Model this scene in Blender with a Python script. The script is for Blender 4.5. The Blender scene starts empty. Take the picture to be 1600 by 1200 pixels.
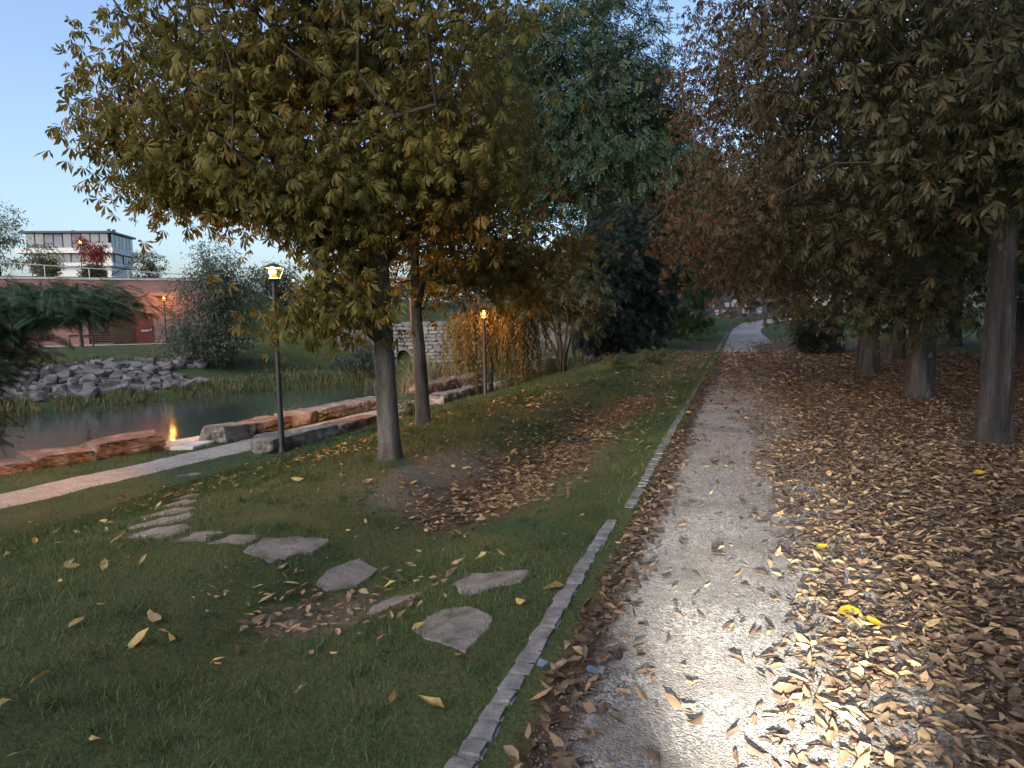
import bpy, bmesh, math, random
import numpy as np
from mathutils import Vector, Matrix

# ------------------------------------------------------------------ scene, camera, sky, sun, exposure
scene = bpy.context.scene
scene.render.engine = 'CYCLES'
scene.cycles.use_denoising = True
scene.cycles.max_bounces = 6
scene.cycles.diffuse_bounces = 2
scene.cycles.use_adaptive_sampling = True
scene.cycles.adaptive_threshold = 0.04
scene.cycles.glossy_bounces = 3
scene.cycles.transmission_bounces = 4
scene.cycles.sample_clamp_indirect = 4.0

EYE = 1.55
PITCH, ROLL, YAW = math.radians(5.35), math.radians(1.0), math.radians(17.8)
cam = bpy.data.cameras.new('camera')
cam.sensor_width = 36.0
cam.lens = 24.75
cam.clip_start = 0.05
cam.clip_end = 2000.0
cam_ob = bpy.data.objects.new('camera', cam)
scene.collection.objects.link(cam_ob)
fwd = Vector((-math.sin(YAW)*math.cos(PITCH), math.cos(YAW)*math.cos(PITCH), -math.sin(PITCH)))
rgt = Vector((math.cos(YAW), math.sin(YAW), 0.0))
upv = rgt.cross(fwd)
r2 = rgt*math.cos(ROLL) - upv*math.sin(ROLL)
u2 = upv*math.cos(ROLL) + rgt*math.sin(ROLL)
m = Matrix((r2, u2, -fwd)).transposed().to_4x4()
m.translation = (0.0, 0.0, EYE)
cam_ob.matrix_world = m
scene.camera = cam_ob

SUN_EL, SUN_AZ = math.radians(32.0), math.radians(200.0)
world = bpy.data.worlds.new('World')
scene.world = world
world.use_nodes = True
wn = world.node_tree
wn.nodes.clear()
w_out = wn.nodes.new('ShaderNodeOutputWorld')
w_bg = wn.nodes.new('ShaderNodeBackground')
w_sky = wn.nodes.new('ShaderNodeTexSky')
w_sky.sky_type = 'NISHITA'
w_sky.sun_disc = False
w_sky.sun_elevation = SUN_EL
w_sky.sun_rotation = SUN_AZ
w_sky.altitude = 300.0
w_sky.air_density = 1.0
w_sky.dust_density = 4.2
w_sky.ozone_density = 2.4
w_bg.inputs['Strength'].default_value = 0.15
wn.links.new(w_sky.outputs['Color'], w_bg.inputs['Color'])
wn.links.new(w_bg.outputs['Background'], w_out.inputs['Surface'])

sun = bpy.data.lights.new('sun', 'SUN')
sun.energy = 0.36
sun.angle = math.radians(90.0)
sun.color = (1.0, 0.90, 0.80)
sun_ob = bpy.data.objects.new('sun', sun)
scene.collection.objects.link(sun_ob)
sun_ob.rotation_euler = Vector((-math.sin(SUN_AZ)*math.cos(SUN_EL), -math.cos(SUN_AZ)*math.cos(SUN_EL), -math.sin(SUN_EL))).to_track_quat('-Z', 'Y').to_euler()

scene.view_settings.view_transform = 'Standard'
scene.view_settings.look = 'None'
scene.view_settings.gamma = 1.0
scene.view_settings.exposure = 1.05
scene.view_settings.use_curve_mapping = False

COL = scene.collection
rng = np.random.default_rng(20)
random.seed(20)

# ------------------------------------------------------------------ numeric helpers
def sstep(a,b,x):
    t=np.clip((x-a)/(b-a),0,1); return t*t*(3-2*t)
def vnoise(x,y,seed=0):
    xi=np.floor(x).astype(np.int64); yi=np.floor(y).astype(np.int64); xf=x-xi; yf=y-yi
    def hsh(a,b):
        n=(a*374761393+b*668265263+seed*1442695041)&0x7fffffff
        n=((n^(n>>13))*1274126177)&0x7fffffff
        return ((n^(n>>16))&0xffff)/65535.0
    u=xf*xf*(3-2*xf); v=yf*yf*(3-2*yf)
    return (hsh(xi,yi)*(1-u)+hsh(xi+1,yi)*u)*(1-v)+(hsh(xi,yi+1)*(1-u)+hsh(xi+1,yi+1)*u)*v
def fbm(x,y,seed=0,o=3):
    s=0;a=.5
    for k in range(o):
        s=s+a*(vnoise(x*2**k,y*2**k,seed+k)-.5); a*=.5
    return s
POND=np.array([(-16,-25),(-14.7,0),(-14.4,9),(-13.6,12.6),(-13.0,13.6),(-12.7,16),(-12.4,22),(-12.2,27),(-12.6,31),(-14.5,33.2),(-18.3,33.6),(-21.1,32.5),(-23.4,30.1),(-25.1,25.6),(-26.6,20.9),(-29,10),(-34,-25)])
def pond_dist(x,y):
    x=np.asarray(x,float);y=np.asarray(y,float)
    d=np.full(x.shape,1e9);ins=np.zeros(x.shape,bool);n=len(POND)
    for i in range(n):
        ax,ay=POND[i];bx,by=POND[(i+1)%n];ex,ey=bx-ax,by-ay
        t=np.clip(((x-ax)*ex+(y-ay)*ey)/(ex*ex+ey*ey),0,1)
        d=np.minimum(d,np.hypot(x-ax-t*ex,y-ay-t*ey))
        c=((ay>y)!=(by>y))&(x<(bx-ax)*(y-ay)/((by-ay) if by!=ay else 1e-9)+ax)
        ins^=c
    return np.where(ins,-d,d)
def height(x,y):
    x=np.asarray(x,float);y=np.asarray(y,float)
    # swale and ridge left of the kerb, then the slope to the lower terrace
    sw=np.exp(-((x+2.55)/0.85)**2)*0.36*(sstep(1.0,4.5,y)*(1-sstep(12,17,y)))
    ridge=-0.16*sstep(-3.0,-4.4,x)
    slope=-1.14*(0.65*np.clip((-4.5-x)/5.0,0,1)+0.35*sstep(-4.5,-9.5,x))
    hm=0.22*np.exp(-((x+4.0)/1.6)**2)*sstep(19,27,y)
    near=np.where(x<-0.95,-0.03-sw+ridge+slope+hm,0.0)
    near=near+np.where(x<-1.1,0.05*fbm(x*0.9,y*0.9,3)*sstep(-1.1,-2,x),0)
    near=near+0.04*fbm(x*0.5,y*0.5,9)*sstep(1.6,4,x)
    near=near+sstep(62,80,y)*1.1*sstep(-8,-2,x)
    pd=pond_dist(x,y)
    low=sstep(-31,-26,x)*sstep(30,34,y)*(1-sstep(-10,-7,x))
    far=-1.9+0.35*sstep(0,1,pd)+(1.15*sstep(1.2,7.5,pd)+0.62*sstep(7.5,15,pd))*(1-.88*low)
    wf=sstep(-14.5,-19,x)*sstep(-30,0,y+0*x)
    wf=np.maximum(wf,sstep(33,37,y)*sstep(-9.5,-14,x))
    out=near*(1-wf)+far*wf
    bed=-2.7
    h=bed+(out-bed)*sstep(-1.0,0.45,pd)
    # raised street behind the brick wall
    nx,ny=-0.75,0.66
    dw=(x+44.4)*nx+(y-36.5)*ny
    al=(x+44.4)*0.66+(y-36.5)*0.75
    up=sstep(0.35,0.95,dw)*(1-sstep(10.0,22.0,al))
    h=h+up*(4.75)
    h=h+np.clip(dw-1.0,0,150)*0.045*(1-sstep(30,70,al))
    # ground behind the stone wall
    d2=(x+24.0)*(-0.327)+(y-42.6)*0.945
    al2=(x+24.0)*0.945+(y-42.6)*0.327
    h=h+2.7*sstep(0.35,0.95,d2)*sstep(-9,-2,al2)*(1-sstep(11,17,al2))*(1-up)
    return h

# ------------------------------------------------------------------ object helpers
def props(o, label=None, cat=None, group=None, kind=None):
    if label: o['label'] = label
    if cat: o['category'] = cat
    if group: o['group'] = group
    if kind: o['kind'] = kind
    return o

def link(o, parent=None):
    COL.objects.link(o)
    if parent is not None:
        o.parent = parent
    return o

def empty(name, loc=(0, 0, 0), rz=0.0):
    o = bpy.data.objects.new(name, None)
    o.empty_display_size = 0.2
    o.location = loc
    o.rotation_euler = (0, 0, rz)
    return link(o)

def mesh_np(name, V, faces, mats, smooth=False, tint=None, fmat=None, attrs=None):
    """faces: list of integer arrays (n,3) / (n,4)"""
    me = bpy.data.meshes.new(name)
    V = np.asarray(V, np.float32)
    me.vertices.add(len(V))
    me.vertices.foreach_set('co', V.ravel())
    if not isinstance(faces, (list, tuple)):
        faces = [faces]
    faces = [np.asarray(f, np.int32) for f in faces if len(f)]
    idx = np.concatenate([f.ravel() for f in faces])
    tot = np.concatenate([np.full(len(f), f.shape[1], np.int32) for f in faces])
    start = np.concatenate([[0], np.cumsum(tot)[:-1]]).astype(np.int32)
    me.loops.add(len(idx))
    me.loops.foreach_set('vertex_index', idx)
    me.polygons.add(len(tot))
    me.polygons.foreach_set('loop_start', start)
    me.polygons.foreach_set('loop_total', tot)
    if smooth:
        me.polygons.foreach_set('use_smooth', np.ones(len(tot), bool))
    if fmat is not None:
        me.polygons.foreach_set('material_index', np.asarray(fmat, np.int32))
    if tint is not None:
        a = me.attributes.new('tint', 'FLOAT', 'POINT')
        a.data.foreach_set('value', np.asarray(tint, np.float32))
    for k, v in (attrs or {}).items():
        a = me.attributes.new(k, 'FLOAT', 'POINT')
        a.data.foreach_set('value', np.asarray(v, np.float32))
    me.update(calc_edges=True)
    me.validate()
    for mt in (mats if isinstance(mats, (list, tuple)) else [mats]):
        me.materials.append(mt)
    return me

def ob(name, me, parent=None, loc=None, rot=None):
    o = bpy.data.objects.new(name, me)
    if loc is not None: o.location = loc
    if rot is not None: o.rotation_euler = rot
    return link(o, parent)

class MB:
    """collects boxes, tubes and plates for one mesh"""
    def __init__(self):
        self.v, self.f = [], []
    def add(self, v, f):
        n = len(self.v)
        self.v += [tuple(p) for p in v]
        self.f += [tuple(i+n for i in q) for q in f]
    def box(self, a, b):
        x0, y0, z0 = a; x1, y1, z1 = b
        self.add([(x0,y0,z0),(x1,y0,z0),(x1,y1,z0),(x0,y1,z0),(x0,y0,z1),(x1,y0,z1),(x1,y1,z1),(x0,y1,z1)],
                 [(0,3,2,1),(4,5,6,7),(0,1,5,4),(1,2,6,5),(2,3,7,6),(3,0,4,7)])
    def lathe(self, prof, n=16, c=(0, 0, 0)):
        v = []
        for r, z in prof:
            for k in range(n):
                a = 2*math.pi*k/n
                v.append((c[0]+r*math.cos(a), c[1]+r*math.sin(a), c[2]+z))
        f = []
        for i in range(len(prof)-1):
            for k in range(n):
                f.append((i*n+k, i*n+(k+1) % n, (i+1)*n+(k+1) % n, (i+1)*n+k))
        f.append(tuple(range(n-1, -1, -1)))
        f.append(tuple((len(prof)-1)*n+k for k in range(n)))
        self.add(v, f)
    def tube(self, pts, rad, n=8):
        pts = [Vector(p) for p in pts]
        v, f = [], []
        for i, p in enumerate(pts):
            d = (pts[min(i+1, len(pts)-1)]-pts[max(i-1, 0)]).normalized()
            a = d.orthogonal().normalized() if abs(d.z) > .99 else d.cross(Vector((0, 0, 1))).normalized()
            b = d.cross(a)
            r = rad[i] if isinstance(rad, (list, tuple)) else rad
            for k in range(n):
                t = 2*math.pi*k/n
                v.append(p+a*(r*math.cos(t))+b*(r*math.sin(t)))
        for i in range(len(pts)-1):
            for k in range(n):
                f.append((i*n+k, i*n+(k+1) % n, (i+1)*n+(k+1) % n, (i+1)*n+k))
        f.append(tuple(range(n-1, -1, -1)))
        f.append(tuple((len(pts)-1)*n+k for k in range(n)))
        self.add(v, f)
    def mesh(self, name, mat, smooth=False):
        me = bpy.data.meshes.new(name)
        me.from_pydata(self.v, [], self.f)
        if smooth:
            me.polygons.foreach_set('use_smooth', np.ones(len(me.polygons), bool))
        me.materials.append(mat)
        me.update()
        return me
    def build(self, name, mat, parent=None, smooth=False, loc=None, rot=None):
        return ob(name, self.mesh(name, mat, smooth), parent, loc, rot)

# ------------------------------------------------------------------ materials
def new_mat(name):
    mt = bpy.data.materials.new(name)
    mt.use_nodes = True
    nt = mt.node_tree
    return mt, nt, nt.nodes['Principled BSDF']

def ramp_node(nt, cols, pos=None):
    r = nt.nodes.new('ShaderNodeValToRGB')
    el = r.color_ramp.elements
    n = len(cols)
    pos = pos or [i/(n-1) for i in range(n)]
    while len(el) < n: el.new(0.5)
    for e, c, p in zip(el, cols, pos):
        e.position = p
        e.color = (c[0], c[1], c[2], 1)
    return r

def coords(nt, space):
    if space == 'world':
        return nt.nodes.new('ShaderNodeNewGeometry').outputs['Position']
    return nt.nodes.new('ShaderNodeTexCoord').outputs['Object']

def noise(nt, vec, scale, detail=4, rough=.55, stretch=None):
    if stretch:
        mp = nt.nodes.new('ShaderNodeMapping')
        mp.inputs['Scale'].default_value = stretch
        nt.links.new(vec, mp.inputs['Vector'])
        vec = mp.outputs['Vector']
    n = nt.nodes.new('ShaderNodeTexNoise')
    n.inputs['Scale'].default_value = scale
    n.inputs['Detail'].default_value = detail
    n.inputs['Roughness'].default_value = rough
    nt.links.new(vec, n.inputs['Vector'])
    return n.outputs['Fac']

def mix_col(nt, fac, a, b, mode='MIX'):
    mx = nt.nodes.new('ShaderNodeMix')
    mx.data_type = 'RGBA'
    mx.blend_type = mode
    for s, v in ((0, fac), (6, a), (7, b)):
        if isinstance(v, (int, float)): mx.inputs[s].default_value = v
        elif isinstance(v, tuple): mx.inputs[s].default_value = (v[0], v[1], v[2], 1)
        else: nt.links.new(v, mx.inputs[s])
    return mx.outputs[2]

def bump(nt, bsdf, h, strength=.5, dist=.02):
    b = nt.nodes.new('ShaderNodeBump')
    b.inputs['Strength'].default_value = strength
    b.inputs['Distance'].default_value = dist
    nt.links.new(h, b.inputs['Height'])
    nt.links.new(b.outputs['Normal'], bsdf.inputs['Normal'])

def grain_mat(name, cols, scale, rough=.9, bscale=None, bstr=.5, bdist=.02, space='object', stretch=None, pos=None, fine=None, spec=.3):
    mt, nt, bs = new_mat(name)
    vec = coords(nt, space)
    n = noise(nt, vec, scale, 6, .6, stretch)
    r = ramp_node(nt, cols, pos or [.3+.4*i/(len(cols)-1) for i in range(len(cols))])
    nt.links.new(n, r.inputs['Fac'])
    c = r.outputs['Color']
    if fine:
        fn = noise(nt, vec, fine[0], 3, .7, stretch)
        fr = ramp_node(nt, [(1-fine[1],)*3, (1+fine[1],)*3], [.3, .7])
        nt.links.new(fn, fr.inputs['Fac'])
        c = mix_col(nt, 1.0, c, fr.outputs['Color'], 'MULTIPLY')
    nt.links.new(c, bs.inputs['Base Color'])
    bs.inputs['Roughness'].default_value = rough
    bs.inputs['Specular IOR Level'].default_value = spec
    if bscale:
        bump(nt, bs, noise(nt, vec, bscale, 6, .65, stretch), bstr, bdist)
    return mt

def leaf_mat(name, cols, trans=.3, rough=.6, pos=None, spec=.25):
    mt, nt, bs = new_mat(name)
    at = nt.nodes.new('ShaderNodeAttribute')
    at.attribute_name = 'tint'
    r = ramp_node(nt, cols, pos)
    nt.links.new(at.outputs['Fac'], r.inputs['Fac'])
    vec = coords(nt, 'world')
    n = noise(nt, vec, 30, 3)
    fr = ramp_node(nt, [(.75,)*3, (1.2,)*3], [.3, .7])
    nt.links.new(n, fr.inputs['Fac'])
    c = mix_col(nt, 1.0, r.outputs['Color'], fr.outputs['Color'], 'MULTIPLY')
    nt.links.new(c, bs.inputs['Base Color'])
    bs.inputs['Roughness'].default_value = rough
    bs.inputs['Specular IOR Level'].default_value = spec
    if trans:
        tr = nt.nodes.new('ShaderNodeBsdfTranslucent')
        nt.links.new(c, tr.inputs['Color'])
        mx = nt.nodes.new('ShaderNodeMixShader')
        mx.inputs['Fac'].default_value = trans
        out = nt.nodes['Material Output']
        nt.links.new(bs.outputs['BSDF'], mx.inputs[1])
        nt.links.new(tr.outputs['BSDF'], mx.inputs[2])
        nt.links.new(mx.outputs['Shader'], out.inputs['Surface'])
    return mt

def emit_mat(name, col, strength):
    mt, nt, bs = new_mat(name)
    bs.inputs['Base Color'].default_value = (*col, 1)
    bs.inputs['Emission Color'].default_value = (*col, 1)
    bs.inputs['Emission Strength'].default_value = strength
    return mt

def flat_mat(name, col, rough=.5, metal=0.0, spec=.4):
    mt, nt, bs = new_mat(name)
    vec = coords(nt, 'object')
    n = noise(nt, vec, 9, 5)
    r = ramp_node(nt, [tuple(c*.82 for c in col), tuple(min(1, c*1.12) for c in col)], [.3, .7])
    nt.links.new(n, r.inputs['Fac'])
    nt.links.new(r.outputs['Color'], bs.inputs['Base Color'])
    bs.inputs['Roughness'].default_value = rough
    bs.inputs['Metallic'].default_value = metal
    bs.inputs['Specular IOR Level'].default_value = spec
    return mt

M = {}
M['chestnut'] = leaf_mat('chestnut_leaf', [(.072,.080,.020), (.125,.112,.027), (.165,.118,.029), (.20,.095,.027)], .45)
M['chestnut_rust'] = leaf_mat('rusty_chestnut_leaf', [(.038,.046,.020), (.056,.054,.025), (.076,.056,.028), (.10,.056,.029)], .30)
M['robinia'] = leaf_mat('robinia_leaf', [(.034,.064,.038), (.056,.094,.054), (.09,.12,.058)], .30)
M['cypress'] = leaf_mat('cypress_leaf', [(.022,.055,.022), (.045,.085,.03), (.07,.11,.035)], .2)
M['yew'] = leaf_mat('yew_leaf', [(.006,.013,.010), (.010,.020,.015), (.016,.027,.019)], .1)
M['conifer'] = leaf_mat('conifer_needle', [(.020,.046,.030), (.036,.072,.046), (.058,.095,.058)], .15)
M['willow'] = leaf_mat('golden_willow_leaf', [(.09,.072,.024), (.145,.112,.040), (.20,.155,.062)], .35)
M['silver'] = leaf_mat('silver_willow_leaf', [(.042,.062,.05), (.068,.092,.072), (.11,.135,.105)], .25)
M['shrub'] = leaf_mat('shrub_leaf', [(.03,.045,.022), (.06,.07,.035), (.10,.095,.05)], .25)
M['pale'] = leaf_mat('pale_tree_leaf', [(.08,.11,.045), (.14,.16,.07), (.21,.20,.09)], .3)
M['redleaf'] = leaf_mat('red_leaf', [(.16,.035,.03), (.26,.06,.045), (.30,.10,.06)], .3)
M['reed'] = leaf_mat('reed_blade', [(.05,.07,.03), (.11,.115,.045), (.24,.20,.10)], .25)
M['grass'] = leaf_mat('grass_blade', [(.026,.052,.020), (.043,.078,.027), (.072,.102,.038), (.14,.13,.065)], .25)
M['litter'] = leaf_mat('fallen_leaf_brown', [(.042,.029,.022), (.10,.067,.045), (.20,.140,.085), (.35,.255,.140)], .12, .65, None, .35)
M['litter_yellow'] = leaf_mat('fallen_leaf_yellow', [(.15,.095,.035), (.29,.21,.075), (.42,.35,.15)], .15, .6)
M['bark'] = grain_mat('smooth_bark', [(.032,.030,.027), (.066,.060,.055), (.11,.102,.096)], 5, .9, 26, .7, .02, 'world', (1,1,.35), None, (60,.25))
M['bark_dark'] = grain_mat('fissured_bark', [(.015,.015,.016), (.036,.035,.036), (.085,.083,.086)], 7, .95, 16, 1.0, .09, 'world', (1,1,.14), None, (70,.3))
M['stone_red'] = grain_mat('reddish_limestone', [(.055,.036,.028), (.125,.088,.070), (.24,.205,.18)], 2.6, .92, 11, 1.0, .07, 'world', None, None, (40,.2))
M['stone_grey'] = grain_mat('grey_limestone', [(.06,.06,.052), (.15,.142,.13), (.29,.28,.265)], 2.8, .92, 12, 1.0, .06, 'world', None, None, (45,.2))
M['slab'] = grain_mat('pale_slab', [(.30,.28,.25), (.42,.40,.37), (.5,.48,.45)], 3, .9, 20, .5, .02, 'world', None, None, (60,.12))
M['flag'] = grain_mat('flagstone', [(.050,.058,.040), (.115,.113,.108), (.155,.152,.15), (.225,.22,.215)], 5.5, .92, 30, .9, .02, 'world', None, None, (80,.2))
M['granite'] = grain_mat('granite_sett', [(.07,.07,.075), (.125,.125,.13), (.20,.20,.20)], 9, .88, 60, .6, .01, 'world', None, None, (160,.3))
M['pebble'] = grain_mat('pebble', [(.09,.085,.08), (.22,.21,.20), (.42,.40,.38)], 60, .85, None, .5, .02, 'world')
M['rock'] = grain_mat('riprap_rock', [(.05,.05,.053), (.095,.096,.10), (.165,.165,.165)], 1.4, .92, 5, .8, .06, 'world', None, None, (20,.2))
M['wallstone'] = grain_mat('wall_stone', [(.10,.10,.10), (.175,.172,.17), (.28,.275,.27)], 1.1, .92, 6, .7, .05, 'world', None, None, (20,.2))
M['wall_dark'] = grain_mat('dark_wall_stone', [(.03,.03,.034), (.055,.055,.062), (.09,.09,.098)], 1.6, .95, 5, .8, .06, 'world', None, None, (9,.35))
M['mortar'] = grain_mat('mortar', [(.10,.10,.095), (.16,.155,.15)], 4, .95)
M['lamp_metal'] = flat_mat('dark_lamp_metal', (.035,.037,.04), .45, .3)
M['white'] = flat_mat('white_render', (.62,.62,.62), .8)
M['frame'] = flat_mat('dark_window_frame', (.045,.05,.06), .5)
M['shutter'] = flat_mat('grey_blind', (.20,.22,.26), .8)
M['inner_shade'] = flat_mat('painted_inner_shade', (.012,.012,.014), .9)  # near black, the shade inside hollows put into the colour
M['wood'] = grain_mat('dark_slat_wood', [(.05,.035,.028), (.10,.07,.055)], 3, .8)
M['door'] = flat_mat('dark_red_door', (.11,.022,.018), .55)
M['rail'] = flat_mat('galvanised_rail', (.42,.42,.43), .45, .4)
M['plaque'] = grain_mat('white_plaque', [(.22,.22,.235), (.34,.34,.36)], 2.5, .7)
M['yellow'] = leaf_mat('bright_yellow_leaf', [(.20,.12,.012), (.36,.26,.02), (.42,.33,.05)], .2)
M['blue'] = flat_mat('blue_plastic', (.09,.13,.19), .6)
M['black'] = flat_mat('black_plastic', (.02,.02,.02), .5)
def glow_glass(name, col, strength):
    mt = bpy.data.materials.new(name)
    mt.use_nodes = True
    nt = mt.node_tree
    nt.nodes.remove(nt.nodes['Principled BSDF'])
    tr = nt.nodes.new('ShaderNodeBsdfTransparent')
    em = nt.nodes.new('ShaderNodeEmission')
    em.inputs['Color'].default_value = (*col, 1)
    em.inputs['Strength'].default_value = strength
    ad = nt.nodes.new('ShaderNodeAddShader')
    nt.links.new(tr.outputs[0], ad.inputs[0]); nt.links.new(em.outputs[0], ad.inputs[1])
    nt.links.new(ad.outputs[0], nt.nodes['Material Output'].inputs['Surface'])
    return mt
M['bulb'] = glow_glass('sodium_bulb', (1.0, .26, .014), .6)
M['bulb_core'] = glow_glass('sodium_bulb_core', (1.0, .46, .10), 1.5)
M['litwin'] = emit_mat('lit_window', (1.0, .55, .18), 2.0)
M['limb'] = grain_mat('dark_limb_bark', [(.025,.022,.018), (.045,.04,.033), (.07,.06,.05)], 6, .95)
M['twig'] = flat_mat('dark_twig', (.045,.038,.03), .9)

def glass_mat(name, col, rough=.06):
    mt, nt, bs = new_mat(name)
    bs.inputs['Base Color'].default_value = (*col, 1)
    bs.inputs['Roughness'].default_value = rough
    bs.inputs['Specular IOR Level'].default_value = .8
    return mt
M['glass'] = glass_mat('window_glass', (.09,.125,.17), .25)
M['glass_clear'] = glass_mat('balcony_glass', (.17,.24,.30), .25)

def brick_mat():
    mt, nt, bs = new_mat('red_brick')
    tc = nt.nodes.new('ShaderNodeTexCoord')
    mp = nt.nodes.new('ShaderNodeMapping')
    mp.inputs['Rotation'].default_value = (math.radians(90), 0, 0)
    nt.links.new(tc.outputs['Object'], mp.inputs['Vector'])
    b = nt.nodes.new('ShaderNodeTexBrick')
    b.inputs['Color1'].default_value = (.195,.088,.070,1)
    b.inputs['Color2'].default_value = (.25,.125,.103,1)
    b.inputs['Mortar'].default_value = (.27,.225,.205,1)
    b.inputs['Scale'].default_value = 1.0
    b.inputs['Brick Width'].default_value = .25
    b.inputs['Row Height'].default_value = .075
    b.inputs['Mortar Size'].default_value = .008
    nt.links.new(mp.outputs['Vector'], b.inputs['Vector'])
    n = noise(nt, tc.outputs['Object'], .9, 5)
    fr = ramp_node(nt, [(.75,.75,.78), (1.2,1.15,1.1)], [.3,.7])
    nt.links.new(n, fr.inputs['Fac'])
    nt.links.new(mix_col(nt, 1.0, b.outputs['Color'], fr.outputs['Color'], 'MULTIPLY'), bs.inputs['Base Color'])
    bs.inputs['Roughness'].default_value = .9
    return mt
M['brick'] = brick_mat()

def ground_mat():
    """turf, bare soil and leaf mould blended by where each one lies"""
    mt, nt, bs = new_mat('ground')
    vec = coords(nt, 'world')
    def attr(n):
        a = nt.nodes.new('ShaderNodeAttribute'); a.attribute_name = n
        return a.outputs['Fac']
    def rampof(scale, cols, pos=None, detail=6):
        r = ramp_node(nt, cols, pos or [.3+.4*i/(len(cols)-1) for i in range(len(cols))])
        nt.links.new(noise(nt, vec, scale, detail, .6), r.inputs['Fac'])
        return r.outputs['Color']
    turf = rampof(1.3, [(.026,.044,.018), (.042,.062,.024), (.062,.070,.032)])
    fine = rampof(45, [(.6,.6,.6), (1.35,1.35,1.35)])
    turf = mix_col(nt, 1.0, turf, fine, 'MULTIPLY')
    soil = mix_col(nt, 1.0, rampof(2.0, [(.07,.06,.05), (.11,.10,.085), (.14,.125,.105)]), fine, 'MULTIPLY')
    mould = mix_col(nt, 1.0, rampof(9.0, [(.045,.028,.02), (.09,.055,.036), (.15,.09,.052)]), fine, 'MULTIPLY')
    def broken(a, scale):
        sm = nt.nodes.new('ShaderNodeMath'); sm.operation = 'ADD'
        nt.links.new(a, sm.inputs[0]); nt.links.new(noise(nt, vec, scale, 6, .72), sm.inputs[1])
        hf = nt.nodes.new('ShaderNodeMath'); hf.operation = 'MULTIPLY'; hf.inputs[1].default_value = .66
        nt.links.new(sm.outputs[0], hf.inputs[0])
        th = ramp_node(nt, [(0,0,0), (.9,.9,.9)], [.50, .76])
        nt.links.new(hf.outputs[0], th.inputs['Fac'])
        return th.outputs['Color']
    c = mix_col(nt, broken(attr('soil'), 11), turf, soil)
    c = mix_col(nt, broken(attr('mould'), 8), c, mould)
    nt.links.new(c, bs.inputs['Base Color'])
    bs.inputs['Roughness'].default_value = .95
    bs.inputs['Specular IOR Level'].default_value = .15
    bump(nt, bs, noise(nt, vec, 22, 6, .7), .8, .04)
    return mt
M['ground'] = ground_mat()

def gravel_mat(name, cols, dirt, scale=70, worn=False):
    mt, nt, bs = new_mat(name)
    vec = coords(nt, 'world')
    v = nt.nodes.new('ShaderNodeTexVoronoi')
    v.inputs['Scale'].default_value = scale
    nt.links.new(vec, v.inputs['Vector'])
    r = ramp_node(nt, cols)
    sep = nt.nodes.new('ShaderNodeSeparateColor')
    nt.links.new(v.outputs['Color'], sep.inputs['Color'])
    nt.links.new(sep.outputs['Red'], r.inputs['Fac'])
    big = ramp_node(nt, [(0,0,0), (1,1,1)], [.40, .62])
    nt.links.new(noise(nt, vec, 1.6, 6, .65), big.inputs['Fac'])
    c = mix_col(nt, big.outputs['Color'], r.outputs['Color'], dirt)
    c2 = ramp_node(nt, [(.7,.7,.7), (1.2,1.2,1.2)], [.3,.7])
    nt.links.new(noise(nt, vec, 14, 5, .7), c2.inputs['Fac'])
    c = mix_col(nt, 1.0, c, c2.outputs['Color'], 'MULTIPLY')
    if worn:
        at_ = nt.nodes.new('ShaderNodeAttribute'); at_.attribute_name = 'dirt'
        md = ramp_node(nt, [(.045,.03,.022), (.085,.058,.04), (.14,.10,.07)], [.3,.5,.7])
        nt.links.new(noise(nt, vec, 16, 6, .7), md.inputs['Fac'])
        sm = nt.nodes.new('ShaderNodeMath'); sm.operation = 'ADD'
        nt.links.new(at_.outputs['Fac'], sm.inputs[0]); nt.links.new(noise(nt, vec, 7, 6, .7), sm.inputs[1])
        th = ramp_node(nt, [(0,0,0), (1,1,1)], [.80, 1.0])
        hf = nt.nodes.new('ShaderNodeMath'); hf.operation = 'MULTIPLY'; hf.inputs[1].default_value = .9
        nt.links.new(sm.outputs[0], hf.inputs[0]); nt.links.new(hf.outputs[0], th.inputs['Fac'])
        c = mix_col(nt, th.outputs['Color'], c, md.outputs['Color'])
    nt.links.new(c, bs.inputs['Base Color'])
    bs.inputs['Roughness'].default_value = .9
    bs.inputs['Specular IOR Level'].default_value = .25
    ad = nt.nodes.new('ShaderNodeMath'); ad.operation = 'MULTIPLY_ADD'
    nt.links.new(v.outputs['Distance'], ad.inputs[0])
    ad.inputs[1].default_value = -.7
    nt.links.new(noise(nt, vec, 110, 5, .8), ad.inputs[2])
    bump(nt, bs, ad.outputs[0], 1.0, .022)
    return mt
M['gravel'] = gravel_mat('grey_gravel', [(.13,.127,.12), (.32,.31,.295), (.56,.54,.51)], (.22,.205,.19), 95, True)
M['lowpath'] = gravel_mat('pinkish_gravel', [(.25,.23,.212), (.35,.325,.30), (.46,.43,.40)], (.29,.265,.245), 50)
M['farpath'] = gravel_mat('pale_path', [(.42,.42,.41), (.5,.5,.49), (.6,.6,.58)], (.45,.45,.44), 30)

def water_mat():
    mt, nt, bs = new_mat('pond_water')
    vec = coords(nt, 'world')
    bs.inputs['Base Color'].default_value = (.026,.040,.034,1)
    bs.inputs['Roughness'].default_value = .09
    bs.inputs['IOR'].default_value = 1.333
    bs.inputs['Specular IOR Level'].default_value = .5
    bump(nt, bs, noise(nt, vec, 2.2, 3, .5, (1,1.6,1)), .14, .05)
    return mt
M['water'] = water_mat()

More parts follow.
